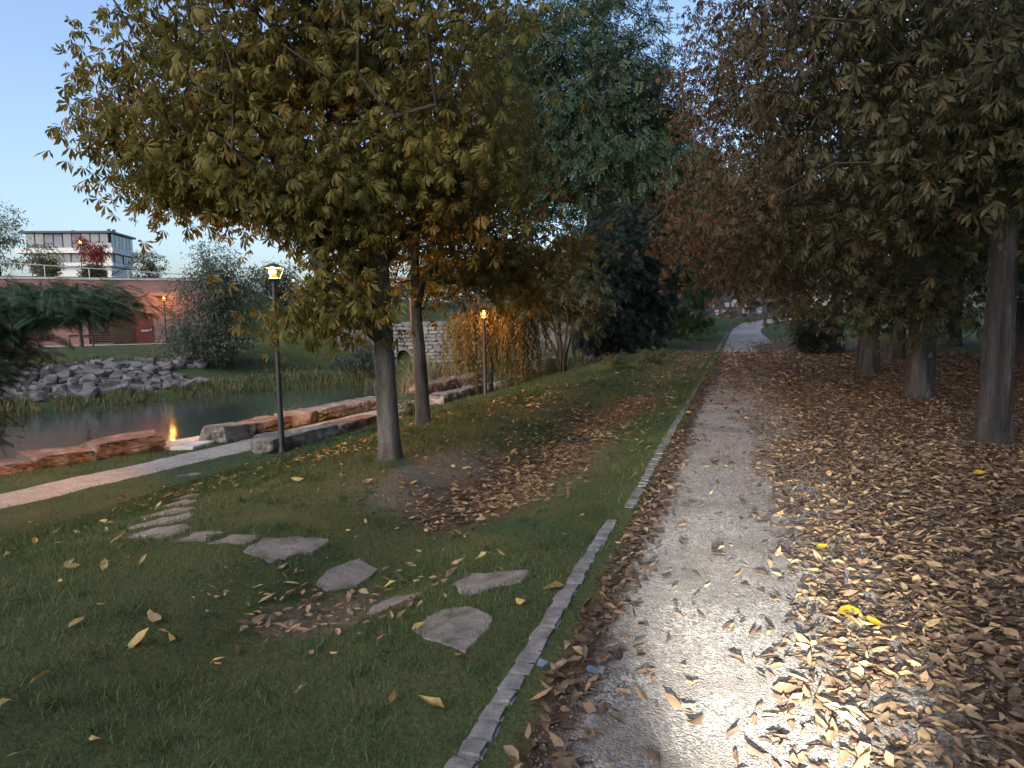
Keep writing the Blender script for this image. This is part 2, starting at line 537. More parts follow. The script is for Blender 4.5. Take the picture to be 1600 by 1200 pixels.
# ------------------------------------------------------------------ the setting
def axis(*segs):
    out = []
    for a, b, s in segs:
        out.append(np.arange(a, b, s))
    return np.concatenate(out)
gx = axis((-420,-180,30), (-180,-60,5), (-60,-48,1.0), (-48,-30,.4), (-30,-16,.5), (-16,-.96,.2), (-.96,-.86,.1), (-.86,6,.25), (6,40,1.5), (40,400,30))
gy = axis((-60,-4,7), (-4,1,.5), (1,16,.22), (16,48,.4), (48,100,1.5), (100,180,8), (180,520,30))
GX, GY = np.meshgrid(gx, gy, indexing='ij')
GZ = height(GX, GY)
def soil_mask(x, y):
    s = np.exp(-(((x+3.15)/.62)**2 + ((y-7.4)/1.5)**2)**1.5)             # worn bank below the chestnut
    s = np.maximum(s, .75*np.exp(-(((x+2.5)/.35)**2 + ((y-3.8)/.5)**2)))
    s = np.maximum(s, .36*np.exp(-((x+1.7)/.5)**2)*sstep(4.5, 7, y)*(1-sstep(16, 22, y)))
    s = np.maximum(s, .30*np.exp(-((x+3.6)/1.2)**2)*sstep(4.5, 6.5, y)*(1-sstep(15, 20, y)))
    return np.clip(s*1.25, 0, 1)
def mould_mask(x, y):
    right = sstep(.8, 1.6, x+.5*fbm(x*.8, y*.8, 31)*2)*(1-.75*sstep(5.0, 8.5, x))*(1-sstep(40, 52, y))
    sw = np.exp(-(((x+2.3-.05*(y-9))/.75)**2))*sstep(5, 6.5, y)*(1-sstep(13.5, 15.5, y))*.8
    b = .65*sstep(14, 22, y)*(1-sstep(38, 50, y))*sstep(-3.2, -1.5, x)*(1-sstep(-.9, -.8, x))
    kd = .85*sstep(-.86, -.8, x)*(1-sstep(-.3, -.1, x))
    return np.clip(np.maximum(np.maximum(np.maximum(right, sw), b), kd), 0, 1)
nx_, ny_ = len(gx), len(gy)
ii = np.arange(nx_*ny_).reshape(nx_, ny_)
quads = np.stack([ii[:-1,:-1], ii[1:,:-1], ii[1:,1:], ii[:-1,1:]], -1).reshape(-1, 4)
Vg = np.stack([GX, GY, GZ], -1).reshape(-1, 3)
ground = ob('ground', mesh_np('ground', Vg, quads, M['ground'], True, None, None,
            {'soil': soil_mask(GX, GY).ravel(), 'mould': mould_mask(GX, GY).ravel()}))
props(ground, kind='structure')

def path_dirt(x, y):
    d = np.maximum(1-sstep(-.80, -.36, x), sstep(.3, 1.3, x)*(1-sstep(34, 44, y)))
    return np.clip(np.maximum(d, .55*sstep(15, 19, y)*(1-sstep(27, 33, y))), 0, 1)

def strip(name, cx, half, mat, zoff, dirt=None, rag=.10):
    """ribbon that follows the ground; cx: list of (x, y) centre points, half: left and right half widths"""
    pts = []
    for (x0, y0), (x1, y1) in zip(cx[:-1], cx[1:]):
        n = max(2, int(math.hypot(x1-x0, y1-y0)/.15))
        for k in range(n): pts.append((x0+(x1-x0)*k/n, y0+(y1-y0)*k/n))
    pts.append(cx[-1])
    P = np.array(pts)
    T = np.gradient(P, axis=0); T /= np.linalg.norm(T, axis=1)[:, None]
    N = np.stack([T[:, 1], -T[:, 0]], 1)
    cols = 17
    w = np.linspace(-1, 1, cols)
    V = []
    for k, s in enumerate(w):
        edge = rag*fbm(P[:, 1]*1.7, P[:, 0]*1.3+s*7, 55, 5)*(abs(s) > .99)
        hw = np.where(s < 0, half[0], half[1])
        q = P+N*(s*hw+edge)[:, None]
        z = height(q[:, 0], q[:, 1])+zoff-.012*(abs(s) > .99)
        V.append(np.column_stack([q, z]))
    V = np.stack(V, 1)
    n = len(P)
    id_ = np.arange(n*cols).reshape(n, cols)
    F = np.stack([id_[:-1,:-1], id_[:-1,1:], id_[1:,1:], id_[1:,:-1]], -1).reshape(-1, 4)
    VV = V.reshape(-1, 3)
    return props(ob(name, mesh_np(name, VV, F, mat, True, None, None, {'dirt': dirt(VV[:, 0], VV[:, 1])} if dirt else None)), kind='structure')

strip('gravel_path', [(.55,-3), (.55,10), (.55,30), (.6,60), (.8,67), (1.6,72), (4,75.5), (9,77)], (1.31, 1.3), M['gravel'], .006, path_dirt)
strip('footpath', [(-12.6,-3), (-12.05,5), (-11.6,9), (-11.05,13.2), (-10.8,17), (-10.62,20.5), (-10.45,24), (-10.1,28.5), (-9.7,33), (-10.2,38)], (.55, .55), M['lowpath'], .01, None, .34)
strip('bank_path', [(-47.6,30.0), (-43,33.5), (-40.2,36.2), (-38.2,38.2), (-35.6,41.2), (-32,46)], (.55, .55), M['farpath'], .02)
strip('wall_footing_path', [(-46.5,32.7), (-43.2,36.5), (-41.5,38.4)], (.35, .35), M['farpath'], .03)

wv = np.array([(-60,-40,-1.9), (-10.5,-40,-1.9), (-10.5,35.5,-1.9), (-60,35.5,-1.9)])
poly = [(x, y) for x, y in POND]
cxp, cyp = np.mean(poly, axis=0)
me = bpy.data.meshes.new('pond_water')
bm = bmesh.new()
bm.faces.new([bm.verts.new((x+(.9 if x > cxp else -.9), y+(.7 if y > 20 else 0), -1.9)) for x, y in poly])
bm.normal_update()
for f in bm.faces:
    if f.normal.z < 0: f.normal_flip()
bmesh.ops.triangulate(bm, faces=bm.faces[:])
bm.to_mesh(me); bm.free()
me.materials.append(M['water'])
props(ob('pond_water', me), kind='structure')

# kerb of granite setts
kerb = empty('kerb', (0, 0, 0))
props(kerb, kind='structure')
def sett_mesh(k):
    r = random.Random(k)
    bm = bmesh.new()
    bmesh.ops.create_cube(bm, size=1)
    for v in bm.verts:
        v.co.x *= .100+r.uniform(-.008, .008); v.co.y *= .116+r.uniform(-.006, .006); v.co.z *= .16
        v.co.x += r.uniform(-.006, .006); v.co.z += r.uniform(-.006, .006)
    bmesh.ops.bevel(bm, geom=[e for e in bm.edges if any(v.co.z > 0 for v in e.verts)], offset=.012, segments=2, affect='EDGES')
    me = bpy.data.meshes.new('sett')
    bm.to_mesh(me); bm.free()
    me.materials.append(M['granite'])
    return me
setts = [sett_mesh(k) for k in range(8)]
far_v, far_f = [], []
y = .9
rr = random.Random(4)
count = 0
while y < 84:
    if 5.28 < y < 5.62:
        y += .122; continue
    x = (-.895+.003*math.sin(y*3)) if y < 5.4 else (-.825-.004*math.sin(y*.8))
    top = .009 if y < 5.4 else .008+.005*math.sin(y*.9)
    if y < 32:
        o = ob('sett', setts[rr.randrange(8)], kerb, (x+rr.uniform(-.006, .006), y, top-.08+rr.uniform(-.005, .005)), (rr.uniform(-.04, .04), rr.uniform(-.04, .04), rr.uniform(-.05, .05)+(math.pi if rr.random() < .5 else 0)))
    else:
        n = len(far_v)
        a, b, c = .06, .056, top
        for dx in (-a, a):
            for dy in (-b, b):
                for dz in (-.1, c): far_v.append((x+dx, y+dy, dz))
        far_f += [(n+1,n+3,n+7,n+5), (n,n+1,n+5,n+4), (n,n+2,n+3,n+1), (n+4,n+5,n+7,n+6), (n+2,n+6,n+7,n+3)]
    y += .122
props(ob('far_kerb', mesh_np('far_kerb', far_v, np.array(far_f), M['granite']), kerb), kind='stuff')

# ------------------------------------------------------------------ foliage
def basis(d, nhint):
    d = d/np.linalg.norm(d, axis=1)[:, None]
    w = np.cross(nhint, d)
    w /= np.maximum(np.linalg.norm(w, axis=1), 1e-6)[:, None]
    n = np.cross(d, w)
    return d, w, n

def compound_template(n=6, seed=0):
    """palmate leaf: n folded leaflets hanging from the stalk end, quads"""
    r = random.Random(900+seed)
    V, F = [], []
    for i in range(n):
        a = math.radians(-105+210*(i+.5)/n+r.uniform(-12, 12))
        L = (1.0-.34*abs(a)/1.9)*r.uniform(.8, 1.1)
        dr = r.uniform(.35, 1.15)
        hw = r.uniform(.105, .15)
        tw = r.uniform(-.06, .06)
        c, s_ = math.cos(a), math.sin(a)
        for l, wd in ((.05, 0), (.62, hw), (1.0, 0), (.62, -hw)):
            hor = l*L*math.cos(dr*l); z = -l*L*math.sin(dr*l)
            zz = z+(-.05*L+tw*(1 if wd > 0 else -1) if wd else 0)
            V.append((hor*c-wd*L*s_, hor*s_+wd*L*c, zz))
        k = 4*i
        F.append((k, k+1, k+2, k+3))
    return np.array(V), np.array(F)

def single_template(wd=.2, fold=.06):
    return np.array([(0,0,0), (.5,wd,fold), (1,0,-.08), (.5,-wd,fold)]), np.array([(0,1,2,3)])

def needle_spray_template(pairs=5, reach=.36):
    V, F = [], []
    for i in range(pairs):
        t = .1+.8*i/pairs
        L = reach*(1-.55*t)+.05
        for s in (-1, 1):
            k = len(V)
            V += [(t-.18/pairs, 0, 0), (t+.16+L*.5, s*L, -.10*t-.03), (t+.25/pairs, 0, 0)]
            F.append((k, k+1, k+2))
    k = len(V)
    V += [(0,-.02,.004), (1.05,0,-.10), (0,.02,.004)]
    F.append((k, k+1, k+2))
    return np.array(V), np.array(F)

def pinnate_template(pairs=4):
    V, F = [], []
    for i in range(pairs):
        t = .15+.75*i/pairs
        for s in (-1, 1):
            k = len(V)
            V += [(t,0,0), (t+.14,s*.16,-.02), (t+.12,s*.36,-.09), (t+.01,s*.20,-.05)]
            F.append((k, k+1, k+2, k+3))
    k = len(V)
    V += [(.85,0,0), (.98,.08,-.05), (1.15,0,-.14), (.98,-.08,-.05)]
    F.append((k, k+1, k+2, k+3))
    return np.array(V), np.array(F)

def leaves_np(P, D, N, S, T, rs, tint, tvar=.08):
    """place template T = (verts, faces) at P with forward D, up hint N, size S"""
    if isinstance(T, list):
        K = rs.integers(0, len(T), len(P))
        VV, FF, TT, o_ = [], [], [], 0
        for q in range(len(T)):
            g_ = K == q
            v, f, t = leaves_np(P[g_], D[g_], N[g_], S[g_], T[q], rs, tint[g_], tvar)
            VV.append(v); FF.append(f+o_); TT.append(t); o_ += len(v)
        return np.concatenate(VV), np.concatenate(FF), np.concatenate(TT)
    tv, tf = T
    d, w, n = basis(D, N)
    V = P[:, None, :] + S[:, None, None]*(tv[None, :, 0:1]*d[:, None, :] + tv[None, :, 1:2]*w[:, None, :] + tv[None, :, 2:3]*n[:, None, :])
    F = tf[None] + (np.arange(len(P))*len(tv))[:, None, None]
    tt = np.repeat(np.clip(tint, 0, 1), len(tv))
    tt = np.clip(tt+rs.normal(0, tvar*.4, len(tt)), 0, 1)
    return V.reshape(-1, 3), F.reshape(-1, tf.shape[1]), tt

def skeleton(base, trunk, pts, rs, k_path=.30, tip=.006, expo=2.25, seg=.55, sag=.0):
    """attach every point to the nearest limb already grown; radii by the pipe rule"""
    nodes = [np.array(p, float) for p in trunk]
    par = [-1]+list(range(len(trunk)-1))
    plen = [0.0]
    for i in range(1, len(trunk)): plen.append(plen[-1]+np.linalg.norm(nodes[i]-nodes[i-1]))
    ntr = len(trunk)
    crotch = nodes[max(0, ntr//2)]
    order = np.argsort(np.linalg.norm(pts-crotch, axis=1))
    A = np.array(nodes); PL = np.array(plen)
    first = np.ones(ntr); first[:max(1, ntr//3)] = 1e6
    pen = list(first*0+np.where(first > 1e5, 1e3, 0))
    ends = []
    for i in order:
        p = pts[i]
        dd = np.linalg.norm(A-p, axis=1)
        # limbs prefer to climb outward from below
        cost = dd+k_path*PL+np.array(pen)+np.maximum(0, A[:, 2]-p[2])*.35
        j = int(np.argmin(cost))
        L = dd[j]
        n = max(1, int(L/seg))
        prev = j
        newn = []
        for s in range(1, n+1):
            t = s/n
            q = A[j]*(1-t)+p*t
            if s < n:
                q = q+rs.normal(0, .05*L/n, 3)+np.array([0, 0, (.10*L+sag)*math.sin(math.pi*t)])
            nodes.append(q); par.append(prev)
            newn.append(q)
            PLn = PL[prev] if prev < len(PL) else plen[prev]
            plen.append(plen[prev]+np.linalg.norm(q-nodes[prev])); pen.append(0.0)
            prev = len(nodes)-1
        ends.append(prev)
        A = np.vstack([A, np.array(newn)]); PL = np.array(plen)
    nodes = np.array(nodes); par = np.array(par)
    acc = np.zeros(len(nodes))
    for e in ends: acc[e] += tip**expo
    for i in range(len(nodes)-1, 0, -1):
        acc[i] = max(acc[i], tip**expo)
        if par[i] >= 0: acc[par[i]] += acc[i]
    rad = acc**(1/expo)
    return nodes, par, rad, ends

def limb_mesh(nodes, par, rad, skip, sides=5):
    idx = np.array([i for i in range(len(nodes)) if par[i] >= 0 and i >= skip])
    a, b = nodes[par[idx]], nodes[idx]
    ra, rb = np.minimum(rad[par[idx]], rad[idx]*1.5), rad[idx]
    d = b-a
    d /= np.maximum(np.linalg.norm(d, axis=1), 1e-6)[:, None]
    h = np.where(np.abs(d[:, 2:3]) > .9, np.array([[1., 0, 0]]), np.array([[0, 0, 1.]]))
    u = np.cross(d, h); u /= np.linalg.norm(u, axis=1)[:, None]
    v = np.cross(d, u)
    th = np.arange(sides)*2*np.pi/sides
    ring = np.cos(th)[None, :, None]*u[:, None, :]+np.sin(th)[None, :, None]*v[:, None, :]
    VA = a[:, None, :]+ring*ra[:, None, None]
    VB = b[:, None, :]+ring*rb[:, None, None]
    V = np.concatenate([VA, VB], 1).reshape(-1, 3)
    k = np.arange(sides); k2 = (k+1) % sides
    f = np.stack([k, k2, k2+sides, k+sides], -1)
    F = f[None]+(np.arange(len(idx))*2*sides)[:, None, None]
    return V, F.reshape(-1, 4)

def trunk_mesh(pts, radii, sides=18, flare=.35, seed=1, rough=.06, furrow=0, per=8, plate=0.0):
    """continuous trunk with root flare and uneven section"""
    P = np.array(pts, float)
    t = np.linspace(0, len(P)-1, (len(P)-1)*per+1)
    i0 = np.clip(t.astype(int), 0, len(P)-2); fr = (t-i0)[:, None]
    C = P[i0]*(1-fr)+P[i0+1]*fr
    R = np.interp(t, np.arange(len(P)), radii)
    hgt = C[:, 2]-C[0, 2]
    th = np.arange(sides)*2*np.pi/sides
    lob = 1+.5*np.sin(th*5+seed)*.5
    rr_ = R[:, None]*(1+flare*np.exp(-np.maximum(hgt, 0)/.16)[:, None]*lob[None])
    TH, HH = np.meshgrid(th, hgt)
    nz = fbm(np.cos(TH)*2+seed, HH*1.2+np.sin(TH)*2, seed)*2
    rr_ = rr_*(1+rough*nz+furrow*np.sin(TH*9+seed+2*fbm(TH, HH*.8, seed+5)))
    if plate:
        ar = TH/(2*np.pi)
        wob = 1.2*fbm(np.cos(TH)*1.5+7, HH*1.6+np.sin(TH)*1.5, seed+2)
        rid = np.abs(fbm(ar*26+wob, HH*3.2, seed+8, 3))
        rr_ = rr_+plate*(np.clip(rid*5, 0, 1)-.5)*sstep(0, .04, rid)
        rr_ = rr_+plate*.5*fbm(ar*60, HH*14, seed+3)
    V = np.stack([C[:, None, 0]+rr_*np.cos(TH), C[:, None, 1]+rr_*np.sin(TH), np.repeat(C[:, 2:3], sides, 1)], -1)
    n = len(C)
    id_ = np.arange(n*sides).reshape(n, sides)
    F = np.stack([id_[:-1], np.roll(id_, -1, 1)[:-1], np.roll(id_, -1, 1)[1:], id_[1:]], -1).reshape(-1, 4)
    return V.reshape(-1, 3), F

def crown_points(ells, n, rs, shell=.5):
    wts = np.array([e[6]*1.0 for e in ells]); wts /= wts.sum()
    out = []
    for e, c in zip(ells, rs.multinomial(n, wts)):
        v = rs.normal(0, 1, (c, 3)); v /= np.linalg.norm(v, axis=1)[:, None]
        r = rs.random(c)**shell
        out.append(np.array(e[:3])+v*r[:, None]*np.array(e[3:6]))
    return np.concatenate(out)

def tree(name, label, base, trunk_pts, trunk_r, ells, clusters, per, leaf, size, spread, mat, bark, seed, cat='tree', group=None,
         droop=.5, tint_fn=None, n_parts=0, flare=.35, furrow=0, sides=18, tip=.006, zmin=None, shell=.5, upn=.9, flat=.55, rough=.06, view=None, gaps=(), per_seg=8, plate=0.0):
    rs = np.random.default_rng(seed)
    root = empty(name, base)
    props(root, label, cat, group)
    b = np.array(base)
    tp = [b+np.array(p) for p in trunk_pts]
    pts = crown_points([(e[0]+b[0], e[1]+b[1], e[2]+b[2])+tuple(e[3:]) for e in ells], clusters, rs, shell)
    if zmin is not None: pts = pts[pts[:, 2] > zmin]
    nodes, par, rad, ends = skeleton(b, tp, pts, rs, tip=tip)
    TV, TF = trunk_mesh([np.array(p)-[0, 0, .12 if i == 0 else 0] for i, p in enumerate(tp)], trunk_r, sides, flare, seed, rough, furrow, per_seg, plate)
    BV, BF = limb_mesh(nodes, par, rad, len(tp))
    V = np.concatenate([TV, BV])-b
    F = np.concatenate([TF, BF+len(TV)])
    ob('trunk', mesh_np('trunk', V, F, [bark, M['limb']], True, None, np.concatenate([np.zeros(len(TF)), np.ones(len(BF))])), root)
    # leaves cluster about the twig ends
    c = np.repeat(pts, per, 0)
    off = rs.normal(0, 1, (len(c), 3))*np.array([spread, spread, spread*flat])
    P = c+off
    clear = np.ones(len(P), bool)
    for gc, gr in gaps:      # holes in the leafage
        clear &= np.linalg.norm(P-np.array(gc), axis=1) > gr
    cen = np.array([tp[-1][0], tp[-1][1], pts[:, 2].mean()])
    outw = P-cen
    outw /= np.maximum(np.linalg.norm(outw, axis=1), 1e-3)[:, None]
    D = outw*.6+rs.normal(0, .55, P.shape)
    D[:, 2] = D[:, 2]*.35-droop*(.5+rs.random(len(P)))
    N = rs.normal(0, .42, P.shape); N[:, 2] += upn
    S = size*rs.uniform(.65, 1.25, len(P))
    base_t = np.repeat(rs.normal(0, .16, len(pts)), per)
    ti = np.clip((tint_fn(P) if tint_fn else .45)+base_t+rs.normal(0, .10, len(P)), 0, 1)
    keep = clear.copy()
    if n_parts:
        dist = np.linalg.norm(P-np.array([0, 0, EYE]), axis=1)
        if view is not None: dist = np.where(view(P) & clear, dist, 1e9)
        pick = np.argsort(dist)[:n_parts]
        keep[pick] = False
        bank = []
        for q in range(10):
            tv, tf = fine_compound(seed*10+q)
            lm = mesh_np('leaf', tv, tf, mat, False, np.clip(np.full(len(tv), .08+.09*q)+rs.normal(0, .02, len(tv)), 0, 1))
            bank.append(lm)
        dd, ww, nn = basis(D[pick], N[pick])
        for k, i in enumerate(pick):
            o = bpy.data.objects.new('leaf', bank[int(np.clip(ti[i]*10, 0, 9))])
            mm = Matrix(((dd[k][0], ww[k][0], nn[k][0]), (dd[k][1], ww[k][1], nn[k][1]), (dd[k][2], ww[k][2], nn[k][2]))).to_4x4()
            mm = Matrix.Translation(Vector(P[i]-b)) @ mm @ Matrix.Scale(float(S[i]), 4)
            o.matrix_local = mm
            link(o, root)
            o.matrix_local = mm
    LV, LF, LT = leaves_np(P[keep], D[keep], N[keep], S[keep], leaf, rs, ti[keep])
    props(ob('crown', mesh_np('crown', LV-b, LF, mat, False, LT), root), kind='stuff')
    return root

def fine_compound(seed):
    """palmate leaf of seven leaflets with a stalk, bent and notched, for leaves seen close"""
    r = random.Random(seed)
    V, F = [], []
    for a in (-112,-72,-35,0,35,72,112):
        a = math.radians(a+r.uniform(-9, 9))
        L = (1.0-.34*abs(a)/1.95)*r.uniform(.82, 1.08)
        c, s = math.cos(a), math.sin(a)
        dr = r.uniform(.35, 1.15)
        k = len(V)
        for l, wd in ((.05,.0), (.34,.075), (.66,.145), (.86,.105), (1.0,.0)):
            hor, z = l*L*math.cos(dr*l), -l*L*math.sin(dr*l)
            for sg in ((1, 0, -1) if wd else (0,)):
                x, y = hor, sg*wd*L
                V.append((x*c-y*s, x*s+y*c, z-(.05*abs(sg)*L if wd else 0)))
        # 0 | 1 2 3 | 4 5 6 | 7 8 9 | 10
        F += [(k,k+1,k+2), (k,k+2,k+3), (k+7,k+10,k+8), (k+8,k+10,k+9)]
        for q in (1, 4):
            F += [(k+q,k+q+3,k+q+4), (k+q,k+q+4,k+q+1), (k+q+1,k+q+4,k+q+5), (k+q+1,k+q+5,k+q+2)]
    k = len(V)
    V += [(.05,.012,0), (.05,-.012,0), (-.55,0,.22)]
    F.append((k, k+1, k+2))
    return np.array(V), np.array(F)

# ------------------------------------------------------------------ trees
H = lambda x, y: float(height(np.array([x]), np.array([y]))[0])
def at(x, y, dz=0.0): return (x, y, H(x, y)+dz)
COMP6, COMP5 = [compound_template(6, q) for q in range(6)], [compound_template(5, q) for q in range(4)]
RHOMB = single_template()
NARROW = single_template(.11, .03)
SPRAY = needle_spray_template()
FINE_SPRAY = needle_spray_template(9, .20)
PINN = pinnate_template()

def in_view(P):
    v = P-np.array([0, 0, EYE])
    z = v@np.array(fwd); x = v@np.array(r2)/z; y = v@np.array(u2)/z
    return (z > .5) & (abs(x) < .80) & (abs(y) < .62)

tree('chestnut_tree', 'broad young chestnut with olive brown leaves and bare grey trunk, nearest the lamp post', at(-4.12, 7.8),
     [(0,0,0), (-.015,0,.7), (-.04,0,1.5), (-.08,.02,2.35), (-.12,.05,3.2), (-.10,.10,4.3), (-.05,.1,5.6)], [.14,.128,.12,.118,.08,.06,.035],
     [(-.65,0,5.25,2.5,2.6,2.7,10), (-1.7,-.5,4.5,1.7,1.5,1.2,3), (-.43,-.72,1.95,.65,.55,.42,.9), (-1.4,-.3,3.2,.9,.9,.28,.8), (-.5,-.4,2.5,.45,.45,.33,.6),
      (-2.3,-.6,3.5,.6,.5,.22,.4), (-3.0,-.9,4.0,.3,.3,.6,.35), (.75,.2,3.4,1.3,1.3,1.0,2.2), (-1.9,-.5,3.45,1.1,.8,.35,1.3), (-.2,-.8,3.2,1.1,.8,.4,1.3)],
     620, 20, COMP6, .157, .30, M['chestnut'], M['bark'], 5, group='chestnuts on the grass bank', tip=.0085, sides=40, per_seg=24, plate=.006, flare=.5, rough=.12, gaps=[((-5.60, 7.62, 2.14), .46), ((-5.1, 6.95, 2.09), .42), ((-6.1, 8.3, 2.18), .46), ((-4.6, 6.3, 2.03), .4)], n_parts=300, view=in_view, zmin=1.1,
     tint_fn=lambda P: .34+.25*fbm(P[:, 0]*.9, P[:, 2]*.9, 3)*2)
tree('chestnut_tree', 'chestnut with rusty orange lower leaves, second trunk up the grass bank from the lamp post', at(-5.5, 11.75),
     [(0,0,0), (-.02,0,.7), (-.05,0,1.4), (-.09,0,2.1), (-.1,.05,3.0), (-.05,.1,4.6)], [.132,.12,.112,.105,.08,.04],
     [(0,.2,4.9,2.5,2.5,2.9,10), (1.5,.5,3.0,1.4,1.3,.85,3), (.9,-.2,4.4,1.6,1.6,1.4,2)],
     400, 19, COMP6, .165, .30, M['chestnut'], M['bark'], 8, group='chestnuts on the grass bank', zmin=1.35, sides=36, per_seg=20, plate=.006, flare=.5, rough=.12, gaps=[((-4.29, 11.85, 1.62), .45), ((-3.6, 10.0, 1.61), .45)],
     tint_fn=lambda P: .25+.38*sstep(-5, -2.5, P[:, 0])*(1-sstep(3.5, 5.5, P[:, 2]))+.2*fbm(P[:, 0], P[:, 2], 4))
avenue = [
    ((2.88, 9.54), .165, 6.6, [(0,0,6.4,3.3,3.3,4.0,8), (-1.5,-.3,4.4,1.7,1.5,1.9,3), (-.2,-1.3,3.4,1.5,1.0,.9,2), (-.6,.8,3.2,2.2,2.0,1.0,1.5)], 400, 1.95, 'chestnut with streaky barked trunk nearest the camera in the row right of the path'),
    ((3.14, 14.33), .235, 6.6, [(0,0,6.0,4.0,4.0,4.3,10), (-2.4,-.3,3.3,2.1,2.1,1.6,4), (-.8,-1.6,1.9,1.0,.9,.8,1.3)], 400, .75, 'thick trunked chestnut, second in the row right of the path, with low hanging leaves'),
    ((3.09, 19.33), .25, 6.6, [(0,0,6.2,4.3,4.3,4.6,10), (-2.9,-.3,3.6,2.0,2.1,2.0,4.5), (-1.5,-1.2,2.0,1.6,1.2,.8,1.2), (-3.4,0,7.6,1.7,2.0,2.6,3.5)], 520, .9, 'chestnut third in the row right of the path, rusty leaves reaching over the gravel'),
    ((4.87, 25.34), .24, 6.6, [(0,0,6.4,4.3,4.3,4.6,10), (-2.9,0,3.6,2.2,2.2,1.6,3)], 300, 1.2, 'dark trunked chestnut set back behind the row right of the path'),
    ((3.79, 31.25), .26, 6.6, [(0,0,6.8,4.5,4.5,5.0,10), (-3.0,0,3.8,2.0,2.2,2.0,4)], 320, 1.3, 'far chestnut beside the dark round bush right of the path'),
]
avenue += [((3.0, 4.6), .22, 6.6, [(.4,-.3,6.6,3.2,3.0,3.0,10)], 230, 3.6, 'added shade chestnut standing just outside the picture beside the camera'),
           ((3.0, -.6), .22, 6.6, [(0,0,6.2,3.6,3.4,3.4,10)], 200, 3.0, 'added shade chestnut standing unseen behind the camera')]  # both added out of frame to shade the ground on the right
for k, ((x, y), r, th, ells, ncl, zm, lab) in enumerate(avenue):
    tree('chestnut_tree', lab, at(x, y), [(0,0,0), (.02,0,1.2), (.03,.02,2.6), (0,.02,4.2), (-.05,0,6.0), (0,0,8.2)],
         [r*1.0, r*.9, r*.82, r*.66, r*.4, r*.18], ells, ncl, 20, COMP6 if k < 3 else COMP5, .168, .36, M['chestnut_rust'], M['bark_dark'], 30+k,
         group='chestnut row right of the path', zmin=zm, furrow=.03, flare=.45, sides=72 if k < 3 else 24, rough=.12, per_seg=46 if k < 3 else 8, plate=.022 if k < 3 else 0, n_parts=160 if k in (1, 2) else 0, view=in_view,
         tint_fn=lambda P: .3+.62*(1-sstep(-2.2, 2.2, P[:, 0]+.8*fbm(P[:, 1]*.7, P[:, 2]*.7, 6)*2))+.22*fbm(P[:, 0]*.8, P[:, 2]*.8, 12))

tree('robinia_tree', 'tall feathery blue green tree rising behind the dark yews', at(-6.8, 34.3),
     [(0,0,0), (.1,0,3), (-.1,0,6), (.2,0,9), (.1,0,12.5), (.0,0,16)], [.32,.28,.25,.21,.14,.06],
     [(.2,0,12.2,4.0,4.0,6.6,11), (-2.9,-.5,9.5,2.2,2.2,3.0,3), (2.9,0,9.5,2.1,2.0,4.8,4.5), (-3.4,-.5,14.5,2.4,2.4,3.0,2.5)],
     860, 21, PINN, .50, .46, M['robinia'], M['bark_dark'], 51, droop=.7, tip=.011, tint_fn=lambda P: .4+.3*fbm(P[:, 0]*.5, P[:, 2]*.5, 5)*2)
tree('lime_tree', 'tall green tree standing behind the drooping evergreen above the end of the path', at(-3.4, 63.0),
     [(0,0,0), (0,0,3), (.1,0,7), (0,0,12)], [.3,.25,.18,.06],
     [(0,0,9.5,3.4,3.4,8.5,10), (2.6,0,9.5,2.4,2.4,4.5,4)], 420, 22, RHOMB, .42, .5, M['cypress'], M['bark_dark'], 49, droop=.7, tip=.01)
tree('lime_tree', 'broad green tree filling the gap between the feathery tree and the dark yews', at(-9.2, 50.0),
     [(0,0,0), (0,0,3), (.1,0,6), (0,0,10)], [.3,.25,.18,.06],
     [(0,0,6.8,3.4,3.2,6.2,10), (-2.5,0,5.5,2.4,2.4,3.5,3)], 380, 22, RHOMB, .40, .48, M['cypress'], M['bark_dark'], 47, droop=.7, tip=.01)
tree('cypress_tree', 'green drooping evergreen between the dark yews and the far end of the path', at(-3.7, 48.5),
     [(0,0,0), (0,0,3), (.1,0,6), (0,0,10)], [.25,.2,.14,.05],
     [(0,0,5.8,2.7,2.7,5.6,10), (1.0,-.5,9.0,2.0,2.0,3.4,4)], 460, 22, PINN, .55, .45, M['cypress'], M['bark_dark'], 52, droop=.7, tip=.01)
tree('evergreen_shrub', 'low green spreading evergreen beside the kerb near the end of the path', at(-2.6, 43.0),
     [(0,0,0), (.05,0,.4), (.1,0,.9)], [.08,.06,.03], [(.1,0,1.1,1.15,1.2,.95,4), (-.9,0,1.6,1.0,1.0,1.3,4)], 110, 16, PINN, .34, .25, M['cypress'], M['twig'], 53, 'shrub', tint_fn=lambda P: .62)
tree('yew_tree', 'near black dense yew standing behind the many stemmed shrub', at(-5.2, 28.8),
     [(0,0,0), (0,0,1.2), (.1,0,2.6), (0,0,4.4)], [.2,.17,.12,.04], [(0,0,2.9,2.1,2.1,2.8,10), (.7,-.3,1.2,1.3,1.3,1.1,3)], 330, 22, SPRAY, .34, .26, M['yew'], M['bark_dark'], 54, group='dark yews')
tree('yew_tree', 'near black yew, the one nearer the kerb', at(-3.9, 31.4),
     [(0,0,0), (0,0,1.2), (.1,0,2.6), (0,0,4.6)], [.2,.17,.12,.04], [(0,0,3.0,1.75,1.9,3.0,10), (-.8,0,5.0,1.9,1.9,1.9,3)], 330, 22, SPRAY, .34, .26, M['yew'], M['bark_dark'], 55, group='dark yews')
tree('evergreen_tree', 'dark evergreen filling the gap behind the second chestnut of the row', at(7.6, 23.0),
     [(0,0,0), (0,0,2), (0,0,4.5), (0,0,8)], [.25,.2,.15,.05], [(0,0,5.6,3.2,3.2,4.2,10)], 300, 18, SPRAY, .5, .42, M['conifer'], M['bark_dark'], 56, zmin=1.5, group='evergreens right of the row')
